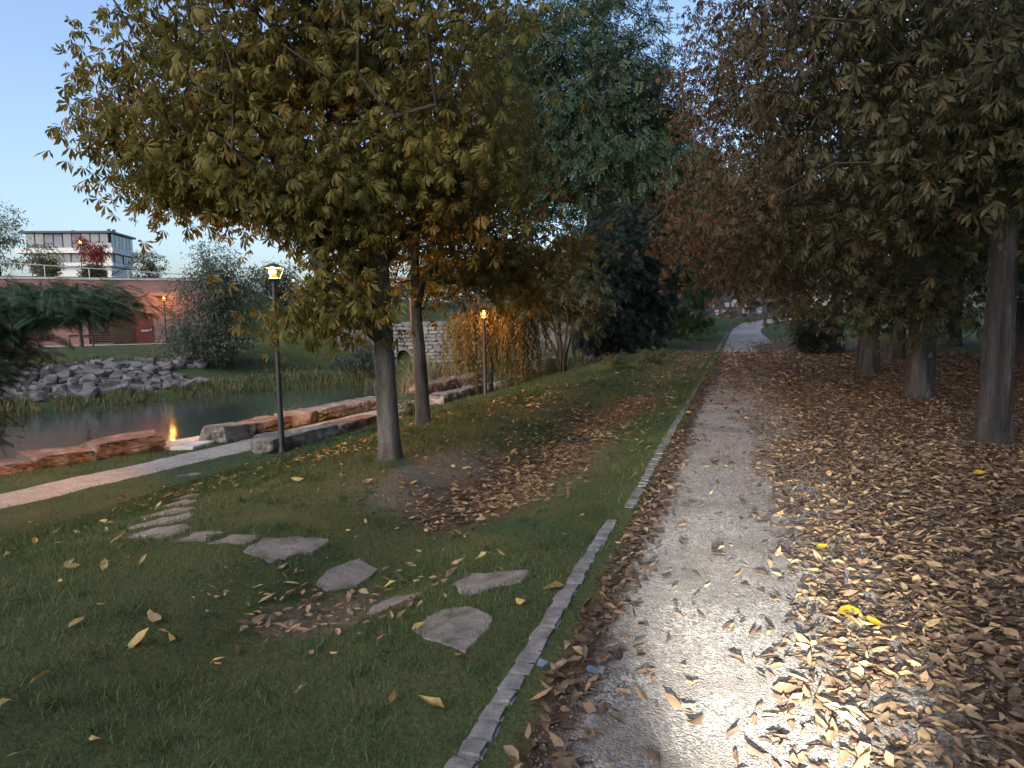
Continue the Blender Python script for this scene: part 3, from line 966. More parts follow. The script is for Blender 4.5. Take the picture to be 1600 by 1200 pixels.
tree('evergreen_tree', 'dark evergreen behind the streaky barked trunk at the picture edge', at(7.4, 15.6),
     [(0,0,0), (0,0,2), (0,0,4.5), (0,0,8)], [.25,.2,.15,.05], [(0,0,5.4,3.0,3.0,4.0,10)], 300, 18, SPRAY, .5, .42, M['conifer'], M['bark_dark'], 57, zmin=1.35, group='evergreens right of the row')
for k, (x, y, hh, lab) in enumerate((  # evergreens added to close off open sky light over the lawn
        (12.0, 18.0, 7.5, 'added dark evergreen deep behind the streaky barked trunk'), (12.5, 27.0, 8.0, 'added dark evergreen between the trunks of the row, second rank'),
        (9.0, 35.0, 8.0, 'added dark evergreen behind the far chestnut of the row'), (16.0, 38.0, 9.0, 'added dark evergreen farthest back right of the row'))):
    tree('evergreen_tree', lab, at(x, y), [(0,0,0), (0,0,2), (0,0,hh*.5), (0,0,hh*.9)], [.25,.2,.15,.05],
         [(0,0,hh*.52,3.3,3.3,hh*.5,10)], 230, 16, SPRAY, .6, .5, M['yew'], M['bark_dark'], 540+k, zmin=.5, group='evergreens right of the row')
tree('round_bush', 'dark round bush on the grass right of the far path', at(2.85, 29.2),
     [(0,0,0), (0,0,.3), (0,0,.7)], [.06,.05,.03], [(0,0,.95,.95,.95,.9,1)], 90, 22, SPRAY, .26, .18, M['yew'], M['twig'], 58, 'shrub', shell=.4)

shr = tree('multi_stemmed_shrub', 'open many stemmed shrub with drooping olive leaves at the end of the grass bank', at(-5.8, 23.9),
     [(0,0,0), (.05,0,.5), (-.1,0,1.3), (-.15,0,2.2)], [.09,.07,.06,.04], [(-.3,0,3.0,1.7,1.5,1.0,6), (-1.3,-.2,2.5,1.3,1.1,.9,3), (.9,0,2.3,.9,.9,.9,2), (-.8,.3,1.0,.6,.6,.6,1.2)],
     170, 15, PINN, .30, .28, M['shrub'], M['bark_dark'], 59, 'shrub', droop=.9)
for k, (a, r) in enumerate(((.2,.55), (1.3,.5), (2.4,.75), (3.3,.9), (4.3,.6), (5.4,.5))):
    mb = MB()
    c, s = math.cos(a), math.sin(a)
    mb.tube([(.08*c,.08*s,-.08), (.25*r*c,.25*r*s,.7), (.7*r*c,.7*r*s,1.6), (1.1*r*c,1.1*r*s,2.6)], [.05,.042,.032,.016], 7)
    mb.build('stem', M['bark_dark'], shr, True)

tree('silver_willow', 'big grey green willow bush on the far bank of the pond', at(-28.6, 33.6),
     [(0,0,0), (0,0,.8), (.1,0,2), (0,0,4)], [.22,.18,.12,.05], [(0,0,3.3,2.6,2.5,3.1,10), (-.9,-.6,1.4,2.0,1.6,1.3,4), (.4,0,5.6,1.6,1.6,1.6,2)], 340, 52, NARROW, .26, .36, M['silver'], M['twig'], 60, flat=.9)
tree('pond_shrub', 'blue grey bush at the waterline beyond the end of the pond', at(-19.7, 34.6),
     [(0,0,0), (0,0,.3), (0,0,.8)], [.07,.06,.03], [(0,0,1.15,1.7,1.5,1.1,10), (-1.3,-.2,.8,.9,.8,.7,2)], 150, 30, NARROW, .2, .22, M['silver'], M['twig'], 61, 'shrub', flat=.9, tint_fn=lambda P: .2)
tree('pale_tree', 'pale green tree at the picture edge beside the white building', at(-61.6, 45.6),
     [(0,0,0), (0,0,2), (0,0,4), (0,0,7)], [.2,.16,.12,.04], [(-.3,-.2,3.6,2.7,2.7,3.6,10), (-1.2,-1,6.3,1.3,1.3,1.9,3), (2.6,2.2,1.6,1.6,1.6,1.5,3)], 300, 24, RHOMB, .26, .32, M['pale'], M['twig'], 62)
tree('red_maple', 'small red leaved tree in front of the white building', at(-69.5, 62.8),
     [(0,0,0), (0,0,1.2), (0,0,2.6), (0,0,4)], [.12,.1,.07,.03], [(0,0,3.1,1.55,1.55,1.35,8), (-.9,-.8,4.2,.8,.8,.8,2)], 120, 24, RHOMB, .26, .26, M['redleaf'], M['twig'], 63)
for k, (x, y, s, lab) in enumerate((
        (-59.8, 60.4, 1.0, 'rounded olive tree standing on the street wall below the white building'),
        (-67.0, 54.6, .62, 'low bush left of the lamp post on the street wall'),
        (-64.2, 57.4, .5, 'low bush behind the rail of the street wall'),
        (-55.5, 65.5, .9, 'green bush behind the rail end beside the grey green willow'))):
    tree('street_bush', lab, at(x, y), [(0,0,0), (0,0,.5), (0,0,1.2*s)], [.1,.08,.04],
         [(0,0,1.7*s,1.9*s,1.9*s,1.6*s,1)], 110, 22, RHOMB, .25, .26, M['silver' if k == 3 else 'shrub'], M['twig'], 70+k, 'bush', group='bushes above the brick wall', tint_fn=lambda P: .75)
for k, (x, y, hh, lab) in enumerate((
        (-45, 62, 6.0, 'grey green tree on the slope just right of the willow bush'),
        (-37, 66, 6.5, 'tree on the slope behind the lamp post head'),
        (-30, 68, 7.0, 'tree on the slope behind the first chestnut trunk'),
        (-20, 66, 7.0, 'tree on the slope above the stone wall'),
        (-12.5, 58, 8.0, 'tree above the stone wall behind the golden willow'))):
    tree('slope_tree', lab, at(x, y), [(0,0,0), (0,0,1.5), (0,0,hh*.5), (0,0,hh*.8)], [.2,.16,.1,.04],
         [(0,0,hh*.55,3.0,3.0,hh*.45,1)], 210, 22, RHOMB, .34, .42, M['silver' if k < 2 else 'shrub'], M['twig'], 80+k, group='trees on the far slope')

tree('conifer_tree', 'dark blue green conifer reaching in at the picture edge in front of the pond', at(-10.2, 5.2),
     [(0,0,0), (0,0,1.5), (0,0,3.5), (0,0,7)], [.2,.17,.12,.04],
     [(0,0,4.6,1.7,1.7,3.2,6), (2.95,.7,3.15,1.05,.6,.15,4), (2.0,.4,2.7,.75,.7,.60,5), (1.8,.3,1.9,.5,.5,.4,1.5)],
     380, 26, FINE_SPRAY, .22, .15, M['conifer'], M['bark_dark'], 90, droop=.25, flat=.5)
yt = tree('young_tree', 'slim young tree with a guard at its foot on the far bank', at(-39.2, 33.9),
     [(0,0,0), (0,0,1.5), (.05,0,2.6), (0,0,4)], [.12,.11,.09,.03], [(0,0,2.75,1.2,1.2,.6,1)], 60, 22, RHOMB, .2, .2, M['cypress'], M['bark_dark'], 91)
g = empty('tree_guard', at(-39.2, 33.9))
props(g, 'low wooden guard frame around the slim young tree on the far bank', 'tree guard')
for a, b in ((-.45,-.45), (.45,-.45), (.45,.45), (-.45,.45)):
    mb = MB(); mb.box((a-.04,b-.04,-.15), (a+.04,b+.04,.75)); mb.build('post', M['wood'], g)
for p, q in (((-.41,-.48,.55), (.41,-.42,.64)), ((-.41,.42,.55), (.41,.48,.64)), ((-.48,-.41,.65), (-.42,.41,.74)), ((.42,-.41,.65), (.48,.41,.74))):
    mb = MB(); mb.box(p, q); mb.build('rail', M['wood'], g)

# golden weeping willow with its stake
wb = at(-8.5, 23.9)
wil = empty('weeping_willow', wb)
props(wil, 'small golden weeping willow beside the footpath with hanging leaf strands', 'tree')
rs = np.random.default_rng(77)
mb = MB()
mb.tube([(0,0,-.1), (.03,0,.8), (-.02,0,1.6), (-.06,0,2.4), (-.1,0,3.0)], [.10,.085,.075,.06,.03], 12)
LP, LD, LS, LT = [], [], [], []
for k in range(320):
    a = rs.uniform(0, 2*math.pi); rad_ = 1.75*math.sqrt(rs.uniform(.02, 1))
    top = 3.25-.5*(rad_/1.75)**2*1.3+rs.normal(0, .1)
    px, py = rad_*math.cos(a), rad_*math.sin(a)
    if k % 4 == 0:
        mb.tube([(-.05,0,2.2+.5*rs.random()), (px*.45,py*.45,top+.12), (px*.85,py*.85,top+.08), (px,py,top)], [.03,.02,.012,.006], 4)
    ln = min(top-.35, rs.uniform(1.0, 2.6))
    n = int(ln*26)
    t = np.linspace(0, 1, n)
    sway = rs.normal(0, .12, 2)
    LP.append(np.column_stack([px+sway[0]*t+rs.normal(0, .035, n), py+sway[1]*t+rs.normal(0, .035, n), top-ln*t]))
    d = rs.normal(0, .45, (n, 3)); d[:, 2] -= 1.0
    LD.append(d)
    LT.append(np.full(n, rs.uniform(.2, .8)))
mb.build('trunk', M['bark_dark'], wil, True)
LP, LD, LT = np.concatenate(LP), np.concatenate(LD), np.concatenate(LT)
V, F, T = leaves_np(LP, LD, rs.normal(0, 1, LP.shape), rs.uniform(.09, .17, len(LP)), single_template(.16, .03), rs, LT)
props(ob('crown', mesh_np('crown', V, F, M['willow'], False, T), wil), kind='stuff')
mb = MB(); mb.tube([(0,0,-.2), (.01,0,1.0), (0,0,2.1)], [.035,.035,.032], 8)
props(mb.build('tree_stake', M['wood'], None, True, at(-8.95, 23.7)), 'thin wooden stake beside the golden weeping willow', 'stake')

# far wood that closes the view
rs = np.random.default_rng(99)
arc = np.array([(-75,120), (-45,112), (-15,104), (15,104), (40,95), (52,65), (48,30), (44,0), (46,-25)], float)
hts = np.array([7, 7.5, 9, 12, 13, 13, 13, 13, 12], float)
n = 30000
s = rs.uniform(0, len(arc)-1.001, n); i0 = s.astype(int); fr = s-i0
bx = arc[i0]*(1-fr[:, None])+arc[i0+1]*fr[:, None]+rs.normal(0, 2.2, (n, 2))
hh = (hts[i0]*(1-fr)+hts[i0+1]*fr)*(.75+.6*vnoise(s*4.3, s*0, 3))
P = np.column_stack([bx, height(bx[:, 0], bx[:, 1])+hh*rs.random(n)**.8])
D = rs.normal(0, 1, P.shape); D[:, 2] -= .5
V, F, T = leaves_np(P, D, rs.normal(0, 1, P.shape), rs.uniform(.5, 1.1, n), RHOMB, rs, rs.uniform(.0, .7, n))
props(ob('distant_wood', mesh_np('distant_wood', V, F, M['shrub'], False, T)), 'dark mass of trees closing the view beyond the park', 'wood', kind='stuff')

# ------------------------------------------------------------------ lamps
def street_lamp(label, x, y, height_, power, size=1.0, group='street lamps', lit=True):
    z0 = H(x, y)
    root = empty('street_lamp', (x, y, z0))
    props(root, label, 'street lamp', group)
    hb = height_-.28*size
    mb = MB()
    mb.lathe([(.10,-.2), (.10,.0), (.085,.05), (.068,.12), (.062,.9), (.055,1.0), (.046,hb-.02), (.046,hb)], 14)
    mb.build('pole', M['lamp_metal'], root, True)
    mb = MB()
    mb.lathe([(.05*size,hb), (.10*size,hb+.02), (.13*size,hb+.045), (.10*size,hb+.055)], 16)
    mb.build('collar', M['lamp_metal'], root, True)
    mb = MB()
    mb.lathe([(.105*size,hb+.057), (.075*size,hb+.11), (.05*size,hb+.14)], 14)
    mb.build('refractor', M['bulb'], root, True)
    mb = MB()
    mb.lathe([(.03*size,hb+.142), (.062*size,hb+.17), (.068*size,hb+.20), (.05*size,hb+.235), (.02*size,hb+.25)], 14)
    mb.build('bulb', M['bulb_core'], root, True)
    mb = MB()
    mb.lathe([(.02*size,hb+.275), (.25*size,hb+.285), (.255*size,hb+.295), (.12*size,hb+.35), (.03*size,hb+.385)], 24)
    mb.build('canopy', M['lamp_metal'], root, True)
    for k in range(3):
        a = .5+k*2.1
        mb = MB()
        mb.tube([(.125*size*math.cos(a), .125*size*math.sin(a), hb+.05), (.22*size*math.cos(a), .22*size*math.sin(a), hb+.288)], .004, 6)
        mb.build('rod', M['lamp_metal'], root)
    li = bpy.data.lights.new('lamp_light', 'POINT')
    li.energy = power
    li.color = (1.0, .36, .05)
    li.shadow_soft_size = .035
    lo = bpy.data.objects.new('lamp_light', li)
    lo.location = (0, 0, hb+.195)
    link(lo, root)
    return root
street_lamp('lit orange lamp post nearest the camera, beside the boulders on the footpath', -9.62, 13.15, 4.05, 1300)
street_lamp('shorter lit orange lamp post in front of the golden weeping willow', -7.95, 21.85, 2.78, 80, .9)
street_lamp('lit orange lamp post in front of the brick wall by the red door', -38.8, 40.4, 3.3, 120, 1.3)
street_lamp('lit orange lamp post in front of the white building', -66.7, 58.4, 4.3, 80, 1.6)
street_lamp('small far lamp seen through the leaves beside the nearest lamp head', -36.1, 52.0, 3.1, 30, 1.2)
street_lamp('small far lamp glowing above the stone wall', -22.1, 56.4, 3.4, 30, 1.2)
street_lamp('small far lamp glowing to the right of the golden willow top', -15.0, 40.5, 3.0, 30)
street_lamp('small far lamp on the hill above the grey green willow', -65.7, 80.0, 5.0, 30, 1.5)

# ------------------------------------------------------------------ brick wall, gate, rail
wx, wy = -44.4, 36.5
wang = math.atan2(.75, .66)
def wl(u, v=0.0):            # along, behind
    return (wx+.66*u-.75*v, wy+.75*u+.66*v)
bw = empty('brick_wall', (wx, wy, 0), wang)
props(bw, 'long red brick retaining wall below the street across the pond', 'wall')
ZB = .05
def brick_box(a, b, name='wall_section'):
    mb = MB(); mb.box(a, b); return mb.build(name, M['brick'], bw)
brick_box((-16,.0,-.6), (1.9,.9,4.72))
brick_box((6.0,.0,-.6), (10.2,.9,4.72))
brick_box((1.9,.0,2.35), (6.0,.9,4.72))
mb = MB(); mb.box((1.9,.6,-.6), (6.0,.9,2.35)); mb.build('recess', M['inner_shade'], bw)  # back of the recess coloured near black for its shade
mb = MB(); mb.box((-16,-.06,4.72), (10.25,.96,4.86)); mb.build('coping', M['rail'], bw)
gate = empty('slatted_gate', (*wl(1.9), ZB), wang)
props(gate, 'wide gate of dark horizontal slats in the brick wall left of the red door', 'gate')
for k in range(15):
    mb = MB(); mb.box((.05,.05,.08+k*.148), (2.72,.10,.08+k*.148+.085)); mb.build('slat', M['wood'], gate)
for x0 in (.0, 1.32, 2.66):
    mb = MB(); mb.box((x0,.11,.0), (x0+.08,.18,2.28)); mb.build('post', M['wood'], gate)
dr = empty('red_door', (*wl(4.72), ZB), wang)
props(dr, 'dark red door with a white notice in the brick wall', 'door')
mb = MB(); mb.box((.0,.08,.0), (1.2,.14,2.25)); mb.build('leaf', M['door'], dr)
mb = MB(); mb.box((-.05,.02,.0), (-.002,.2,2.28)); mb.box((1.202,.02,.0), (1.26,.2,2.28)); mb.box((-.05,.02,2.252), (1.26,.2,2.3)); mb.build('frame', M['frame'], dr)
mb = MB(); mb.box((.45,.055,1.0), (.98,.078,1.12)); mb.build('notice', M['plaque'], dr)
mb = MB(); mb.box((1.06,.03,1.05), (1.12,.078,1.2)); mb.build('handle', M['rail'], dr)
rail = empty('hand_rail', (wx, wy, 4.86), wang)
props(rail, 'pale sloping metal hand rail on top of the brick wall', 'rail')
for u in (-3.2, -.4, 2.2, 4.6, 7.0, 9.4):
    zt = .95-.055*(u+3)
    mb = MB(); mb.tube([(u,.5,-.02), (u,.5,zt)], .03, 8); mb.build('post', M['rail'], rail)
mb = MB(); mb.tube([(-3.3,.5,.98), (3.2,.5,.62), (9.6,.5,.27)], .035, 8); mb.build('top_bar', M['rail'], rail)

# ------------------------------------------------------------------ white building on the hill
bp = Vector((-125.0, 116.9, 0))
vdir = Vector((bp.x, bp.y, 0)).normalized(); wdir = Vector((vdir.y, -vdir.x, 0))
xa = wdir*math.cos(math.radians(22))-vdir*math.sin(math.radians(22))
bz = 9.6
bld = empty('apartment_building', (bp.x, bp.y, bz), math.atan2(xa.y, xa.x))
props(bld, 'white modern building with a glazed top storey on the hill', 'building')
W_, D_ = 17.0, 12.0
def bbox(name, a, b, mat, parent=None):
    mb = MB(); mb.box(a, b); return mb.build(name, mat, parent or bld)
bbox('wall', (-W_+1.2,.6,-2), (-.6,D_-.6,5.05), M['white'])
bbox('balcony_slab', (-W_-1.4,-.9,6.95), (.5,D_+.5,8.05), M['white'])
bbox('upper_wall', (-W_+.6,.35,5.05), (-.35,D_-.35,6.95), M['white'])
bbox('lower_band', (-W_+.2,-.3,4.3), (.1,D_+.1,5.05), M['white'])
core = bbox('glazed_storey', (-W_+.3,.35,8.05), (-.35,D_-.35,11.1), M['inner_shade'])
rf = bbox('roof', (-W_-.5,-.6,11.1), (.35,D_+.35,11.5), M['frame'])
for (x, y) in ((-9.5, 4), (-1.5, 2), (-.9, 3)):
    bbox('roof_vent', (x,y,11.5), (x+.5,y+.5,12.2), M['frame'], rf)
for k in range(9):
    x0 = -W_+.35+k*1.79
    w = bbox('window', (x0,.20,8.1), (x0+1.70,.30,11.05), M['frame'])
    bbox('pane', (x0+.08,.14,8.2), (x0+1.62,.195,10.95), M['shutter'] if k in (2, 3, 5) else M['glass'], w)
for k in range(6):
    y0 = .5+k*1.85
    w = bbox('window', (-.30,y0,8.1), (-.20,y0+1.75,11.05), M['frame'])
    bbox('pane', (-.195,y0+.08,8.2), (-.14,y0+1.67,10.95), M['glass_clear'] if k % 2 else M['glass'], w)
for x0, x1 in ((-15.8,-14.2), (-12.0,-8.2), (-8.0,-5.6), (-4.4,-2.2)):
    w = bbox('window', (x0,.18,5.1), (x1,.34,6.9), M['frame'])
    bbox('pane', (x0+.1,.12,5.2), (x1-.1,.175,6.8), M['glass'], w)
for y0, y1 in ((1.5,4.5), (6.0,9.5)):
    w = bbox('window', (-.34,y0,5.1), (-.18,y1,6.9), M['frame'])
    bbox('pane', (-.175,y0+.1,5.2), (-.12,y1-.1,6.8), M['glass'], w)
w = bbox('window', (-13.6,.45,1.6), (-12.0,.59,3.4), M['frame'])
bbox('pane', (-13.5,.39,1.7), (-12.85,.445,3.3), M['litwin'], w)
bbox('pane', (-12.75,.39,1.7), (-12.1,.445,3.3), M['litwin'], w)
bbox('recess_shade_panel', (-5.5,.5,1.0), (-1.5,.59,3.4), M['inner_shade'])  # solid dark panel on the wall face, a recess's shade as colour
bbox('balcony_glass', (-5.6,-.75,8.052), (.3,-.70,9.0), M['glass_clear'])

# ------------------------------------------------------------------ stones
def rock_mesh(name, sx, sy, sz, seed, mat, amp=.12, sharp=.5, fine=1):
    """rounded, chipped block with its base at z = 0"""
    r = np.random.default_rng(seed)
    bm = bmesh.new()
    bmesh.ops.create_cube(bm, size=2)
    bmesh.ops.subdivide_edges(bm, edges=bm.edges[:], cuts=3, use_grid_fill=True)
    for q_ in range(fine):
        bmesh.ops.subdivide_edges(bm, edges=bm.edges[:], cuts=1, use_grid_fill=True)
    o = r.uniform(0, 50, 3)
    C = np.array([v.co[:] for v in bm.verts])
    L = np.linalg.norm(C, axis=1)[:, None]
    Q = C*(sharp)+(C/L)*1.25*(1-sharp)
    W = Q*np.array([sx, sy, sz])
    def n3(f, k):
        return (fbm(W[:, 0]*f+o[0]+k, W[:, 1]*f+o[1], seed+k)+fbm(W[:, 1]*f+o[1], W[:, 2]*f+o[2]+k, seed+k+3)+fbm(W[:, 2]*f+o[2], W[:, 0]*f+o[0]+k, seed+k+6))*1.2
    Q = Q*(1+amp*n3(1.2, 0)+amp*.8*n3(3.1, 11)+amp*.45*n3(8.0, 22))[:, None]
    for q_ in range(11):
        nn_ = r.normal(0, 1, 3)*np.array([1, 1, .6]); nn_ /= np.linalg.norm(nn_)
        ext = np.max(Q@nn_)
        over = np.maximum(Q@nn_-ext*r.uniform(.74, .93), 0)
        Q = Q-over[:, None]*nn_*.9
    Q[:, 2] = np.where(Q[:, 2] > .72, .72+(Q[:, 2]-.72)*.35, Q[:, 2])
    Q = Q*np.array([sx/2, sy/2, sz/2])
    Q[:, 2] += sz*.42
    me = bpy.data.meshes.new(name)
    for v, q in zip(bm.verts, Q): v.co = q
    bm.to_mesh(me); bm.free()
    me.materials.append(mat)
    me.polygons.foreach_set('use_smooth', np.full(len(me.polygons), fine < 2))
    return me

def boulder_row(pts, sizes, mats, labels, group, seed):
    for k, ((x, y, rz), s, mt, lab) in enumerate(zip(pts, sizes, mats, labels)):
        o = ob('boulder', rock_mesh('boulder', *s, seed+k, M[mt], sharp=.90, amp=.24, fine=2), None, (x, y, H(x, y)-.05), (random.uniform(-.05, .05), random.uniform(-.05, .05), rz))
        props(o, lab, 'boulder', group)
a_ = math.radians(76)
ORD = ['first', 'second', 'third', 'fourth', 'fifth', 'sixth', 'seventh']
boulder_row([(-14.6,7.0,1.5), (-14.2,8.5,1.35), (-13.95,9.85,1.32), (-13.6,11.1,1.2), (-13.15,12.25,1.15)],
            [(1.6,.9,.36), (1.5,.9,.38), (1.35,.8,.38), (1.35,.8,.40), (1.45,.95,.50)], ['stone_red']*5,
            ['brown boulder cut by the picture edge in the row before the pond', 'long red brown boulder at the picture edge before the pond', 'low red brown boulder in the middle of the row before the pond',
             'dark stained boulder beside the tallest one before the pond', 'tall flat topped boulder at the end of the row next to the pale slabs'], 'boulders before the pond', 100)
boulder_row([(-12.05,14.5,1.5), (-11.98,15.75,1.55), (-11.9,17.0,1.5), (-11.82,18.3,1.55), (-11.75,19.6,1.5), (-11.66,20.8,1.5)],
            [(1.3,.85,.50), (1.25,.8,.46), (1.35,.8,.46), (1.35,.85,.46), (1.3,.8,.44), (1.25,.8,.42)],
            ['stone_grey','stone_red','stone_grey','stone_grey','stone_grey','stone_grey'],
            ['grey square end block of the row along the water, beside the pale slabs'] +
            ['%s block from the pale slabs in the row along the water' % q for q in ORD[1:6]], 'blocks along the water', 120)
boulder_row([(-10.02,13.55,1.45), (-9.9,14.7,1.5), (-9.85,15.9,1.5), (-9.82,17.0,1.55)],
            [(1.25,.75,.44), (1.25,.7,.40), (1.25,.7,.38), (1.15,.7,.36)], ['stone_grey','stone_grey','stone_red','stone_red'],
            ['dark end boulder right behind the nearest lamp post'] + ['%s boulder from the nearest lamp post in the row on the grass edge' % q for q in ORD[1:4]], 'boulders on the grass edge', 140)
boulder_row([(-9.62,22.2,1.45), (-9.52,23.4,1.5), (-9.42,24.6,1.5)], [(1.25,.75,.5), (1.2,.7,.5), (1.2,.7,.5)], ['stone_grey']*3,
            ['pale chipped boulder at the near end of the short row before the golden willow', 'middle boulder of the short row before the golden willow', 'boulder at the willow trunk end of the short row'], 'short boulder row', 160)
boulder_row([(-11.5,25.0,1.5), (-11.4,26.4,1.5), (-11.3,27.8,1.5), (-11.2,29.2,1.5)], [(1.4,.9,.6), (1.35,.85,.6), (1.4,.8,.62), (1.4,.8,.6)], ['stone_red','stone_red','stone_grey','stone_grey'],
            ['reddish block under the hanging willow strands', 'orange stained block behind the willow', 'grey topped block behind the willow trunk', 'last block of the far row along the water'], 'far blocks along the water', 180)

def slab(name, poly, z0f, thick, mat, label, cat, group, seed, lift=.03, tilt=0):
    """flat irregular stone with chipped rim; poly in world xy"""
    P = np.array(poly, float)
    c = P.mean(0)
    z = max(H(*p) for p in list(poly)+[tuple(c)]) if z0f is None else z0f
    r = random.Random(seed)
    pts = []
    n = len(P)
    for i in range(n):
        a, b = P[i], P[(i+1) % n]
        m_ = max(2, int(np.linalg.norm(b-a)/.05))
        for k in range(m_):
            q = a+(b-a)*k/m_
            w_ = .022*math.sin(math.pi*k/m_)*math.sin(seed*1.7+i*2.1+k*.45)
            pts.append(q+(q-c)/max(.05, np.linalg.norm(q-c))*w_+np.array([r.uniform(-.012, .012), r.uniform(-.012, .012)]))
    bm = bmesh.new()
    top, rim, bot = [], [], []
    ctr = bm.verts.new((0, 0, lift+.001))
    for q in pts:
        d = q-c
        zz = .004*math.sin(seed+math.atan2(d[1], d[0])*2)
        top.append(bm.verts.new((d[0]*.93, d[1]*.93, lift+zz)))
        rim.append(bm.verts.new((d[0], d[1], lift-.02+zz)))
        bot.append(bm.verts.new((d[0]*1.01, d[1]*1.01, lift-thick)))
    k = len(pts)
    for i in range(k):
        j = (i+1) % k
        bm.faces.new((ctr, top[i], top[j])); bm.faces.new((top[i], rim[i], rim[j], top[j])); bm.faces.new((rim[i], bot[i], bot[j], rim[j]))
    bmesh.ops.recalc_face_normals(bm, faces=bm.faces[:])
    me = bpy.data.meshes.new(name)
    bm.to_mesh(me); bm.free()
    me.materials.append(mat)
    zc = H(*c) if z0f is None else z0f
    o = ob(name, me, None, (c[0], c[1], zc))
    # lie along the slope
    gxs = (H(c[0]+.25, c[1])-H(c[0]-.25, c[1]))/.5; gys = (H(c[0], c[1]+.25)-H(c[0], c[1]-.25))/.5
    if z0f is None:
        nrm = Vector((-gxs*(1-tilt), -gys*(1-tilt), 1)).normalized()
        o.rotation_euler = Vector((0, 0, 1)).rotation_difference(nrm).to_euler()
    props(o, label, cat, group)
    return o
STEPS = [
 [(-1.68,3.33),(-1.61,3.60),(-1.45,3.65),(-1.26,3.50),(-1.20,3.25),(-1.21,2.99),(-1.38,3.09)],
 [(-1.75,4.10),(-1.69,4.28),(-1.22,4.18),(-1.24,3.99),(-1.40,3.90),(-1.51,3.77)],
 [(-2.26,3.74),(-2.30,4.10),(-2.20,4.32),(-1.97,4.24),(-1.90,4.00),(-1.97,3.75)],
 [(-2.98,4.18),(-3.01,4.51),(-2.85,4.85),(-2.62,4.75),(-2.60,4.42),(-2.75,4.16)],
 [(-3.54,4.29),(-3.58,4.58),(-3.38,4.81),(-3.16,4.93),(-3.12,4.60),(-3.26,4.22)],
 [(-3.96,4.38),(-3.93,4.62),(-3.64,4.69),(-3.62,4.42)], [(-4.36,4.42),(-4.34,4.70),(-3.99,4.72),(-3.99,4.42)],
 [(-5.00,4.58),(-4.95,4.88),(-4.60,4.92),(-4.42,4.78),(-4.42,4.48),(-4.70,4.46)],
 [(-5.55,5.12),(-5.45,5.50),(-5.06,5.48),(-4.76,5.10),(-4.90,4.97),(-5.25,5.00)],
 [(-6.10,5.75),(-5.85,6.08),(-5.22,5.72),(-5.18,5.55),(-5.6,5.58)], [(-6.70,6.55),(-6.45,6.85),(-5.72,6.30),(-5.62,6.10)],
 [(-7.45,7.45),(-7.2,7.75),(-6.42,7.12),(-6.32,6.92)], [(-8.5,8.6),(-8.25,8.9),(-7.4,8.2),(-7.3,7.95)], [(-10.16,10.60),(-10.2,10.95),(-9.87,10.98),(-9.76,10.62)]]
SLAB_LAB = ['broad pitted stepping stone nearest the camera beside the kerb', 'long stepping stone close to the kerb above the nearest one', 'leaf shaped stepping stone at the edge of the leafy hollow',
 'raised stepping stone at the leafy hollow with its edge in shade', 'large pale stepping stone on the crest of the grass bank', 'small stepping stone just past the large pale one', 'narrow stepping stone, second past the large pale one',
 'widest of the stepping stones, where the trail bends downhill', 'stepping stone just below the bend of the trail', 'first thin step going downhill below the bend', 'second thin step going downhill below the bend',
 'third thin step going downhill below the bend', 'fourth thin step going downhill below the bend', 'lone flat stone beside the footpath at the foot of the steps']
for k, (p, lab) in enumerate(zip(STEPS, SLAB_LAB)):
    slab('stepping_stone', p, None, .16, M['flag'], lab, 'stepping stone', 'stepping stones', 200+k,   .016 if k == 3 else .003, .3 if k == 3 else 0)
for k, (p, lab) in enumerate(((
      [(-13.25,12.75),(-13.0,13.5),(-12.45,13.55),(-12.5,12.75)], 'pale flat slab at the water beside the tallest boulder'),
      ([(-12.43,12.8),(-12.38,13.65),(-11.95,13.75),(-11.85,12.95)], 'middle pale slab between boulders at the water'),
      ([(-13.0,13.58),(-12.9,14.3),(-12.5,14.2),(-12.45,13.62)], 'pale slab at the water beside the grey square block'))):
    slab('landing_slab', p, -1.36, .4, M['slab'], lab, 'slab', 'pale slabs at the water', 230+k, .10)

# riprap on the far bank
bank = empty('riprap_bank', (0, 0, 0))
props(bank, 'bank of loose grey rocks across the pond below the brick wall', 'rock bank')
variants = [rock_mesh('rock', 1, .8, .6, 300+k, M['rock'], amp=.16, sharp=.6) for k in range(7)]
for v in variants:
    bm = bmesh.new(); bm.from_mesh(v)
    bmesh.ops.dissolve_limit(bm, angle_limit=math.radians(24), verts=bm.verts[:], edges=bm.edges[:])
    bmesh.ops.triangulate(bm, faces=bm.faces[:]); bm.to_mesh(v); bm.free()
    v.polygons.foreach_set('use_smooth', np.zeros(len(v.polygons), bool))
rr = random.Random(12)
placed = []
tries = 0
cand = np.column_stack([np.array([rr.uniform(-33.5, -25.5) for _ in range(16000)]), np.array([rr.uniform(19, 32) for _ in range(16000)])])
cd = pond_dist(cand[:, 0], cand[:, 1])
for (x, y), pdv in zip(cand, cd):
    if len(placed) >= 290: break
    if not (1.2 < pdv < 6.6) or (x > -28.5 and y > 29.0): continue
    s = rr.choice((.38,.48,.55,.65,.8))
    if placed:
        pa = np.array(placed)
        if (((pa[:, 0]-x)**2+(pa[:, 1]-y)**2) < (.33*(pa[:, 2]+.4))**2).any(): continue
    placed.append((x, y, s))
for x, y, s in placed:
    o = ob('rock', variants[rr.randrange(7)], bank, (x, y, H(x, y)-.10*s), (rr.uniform(-.35,.35), rr.uniform(-.35,.35), rr.uniform(0,6.28)))
    o.scale = (s*rr.uniform(.85,1.2), s*rr.uniform(.8,1.1), s*rr.uniform(.75,1.1))

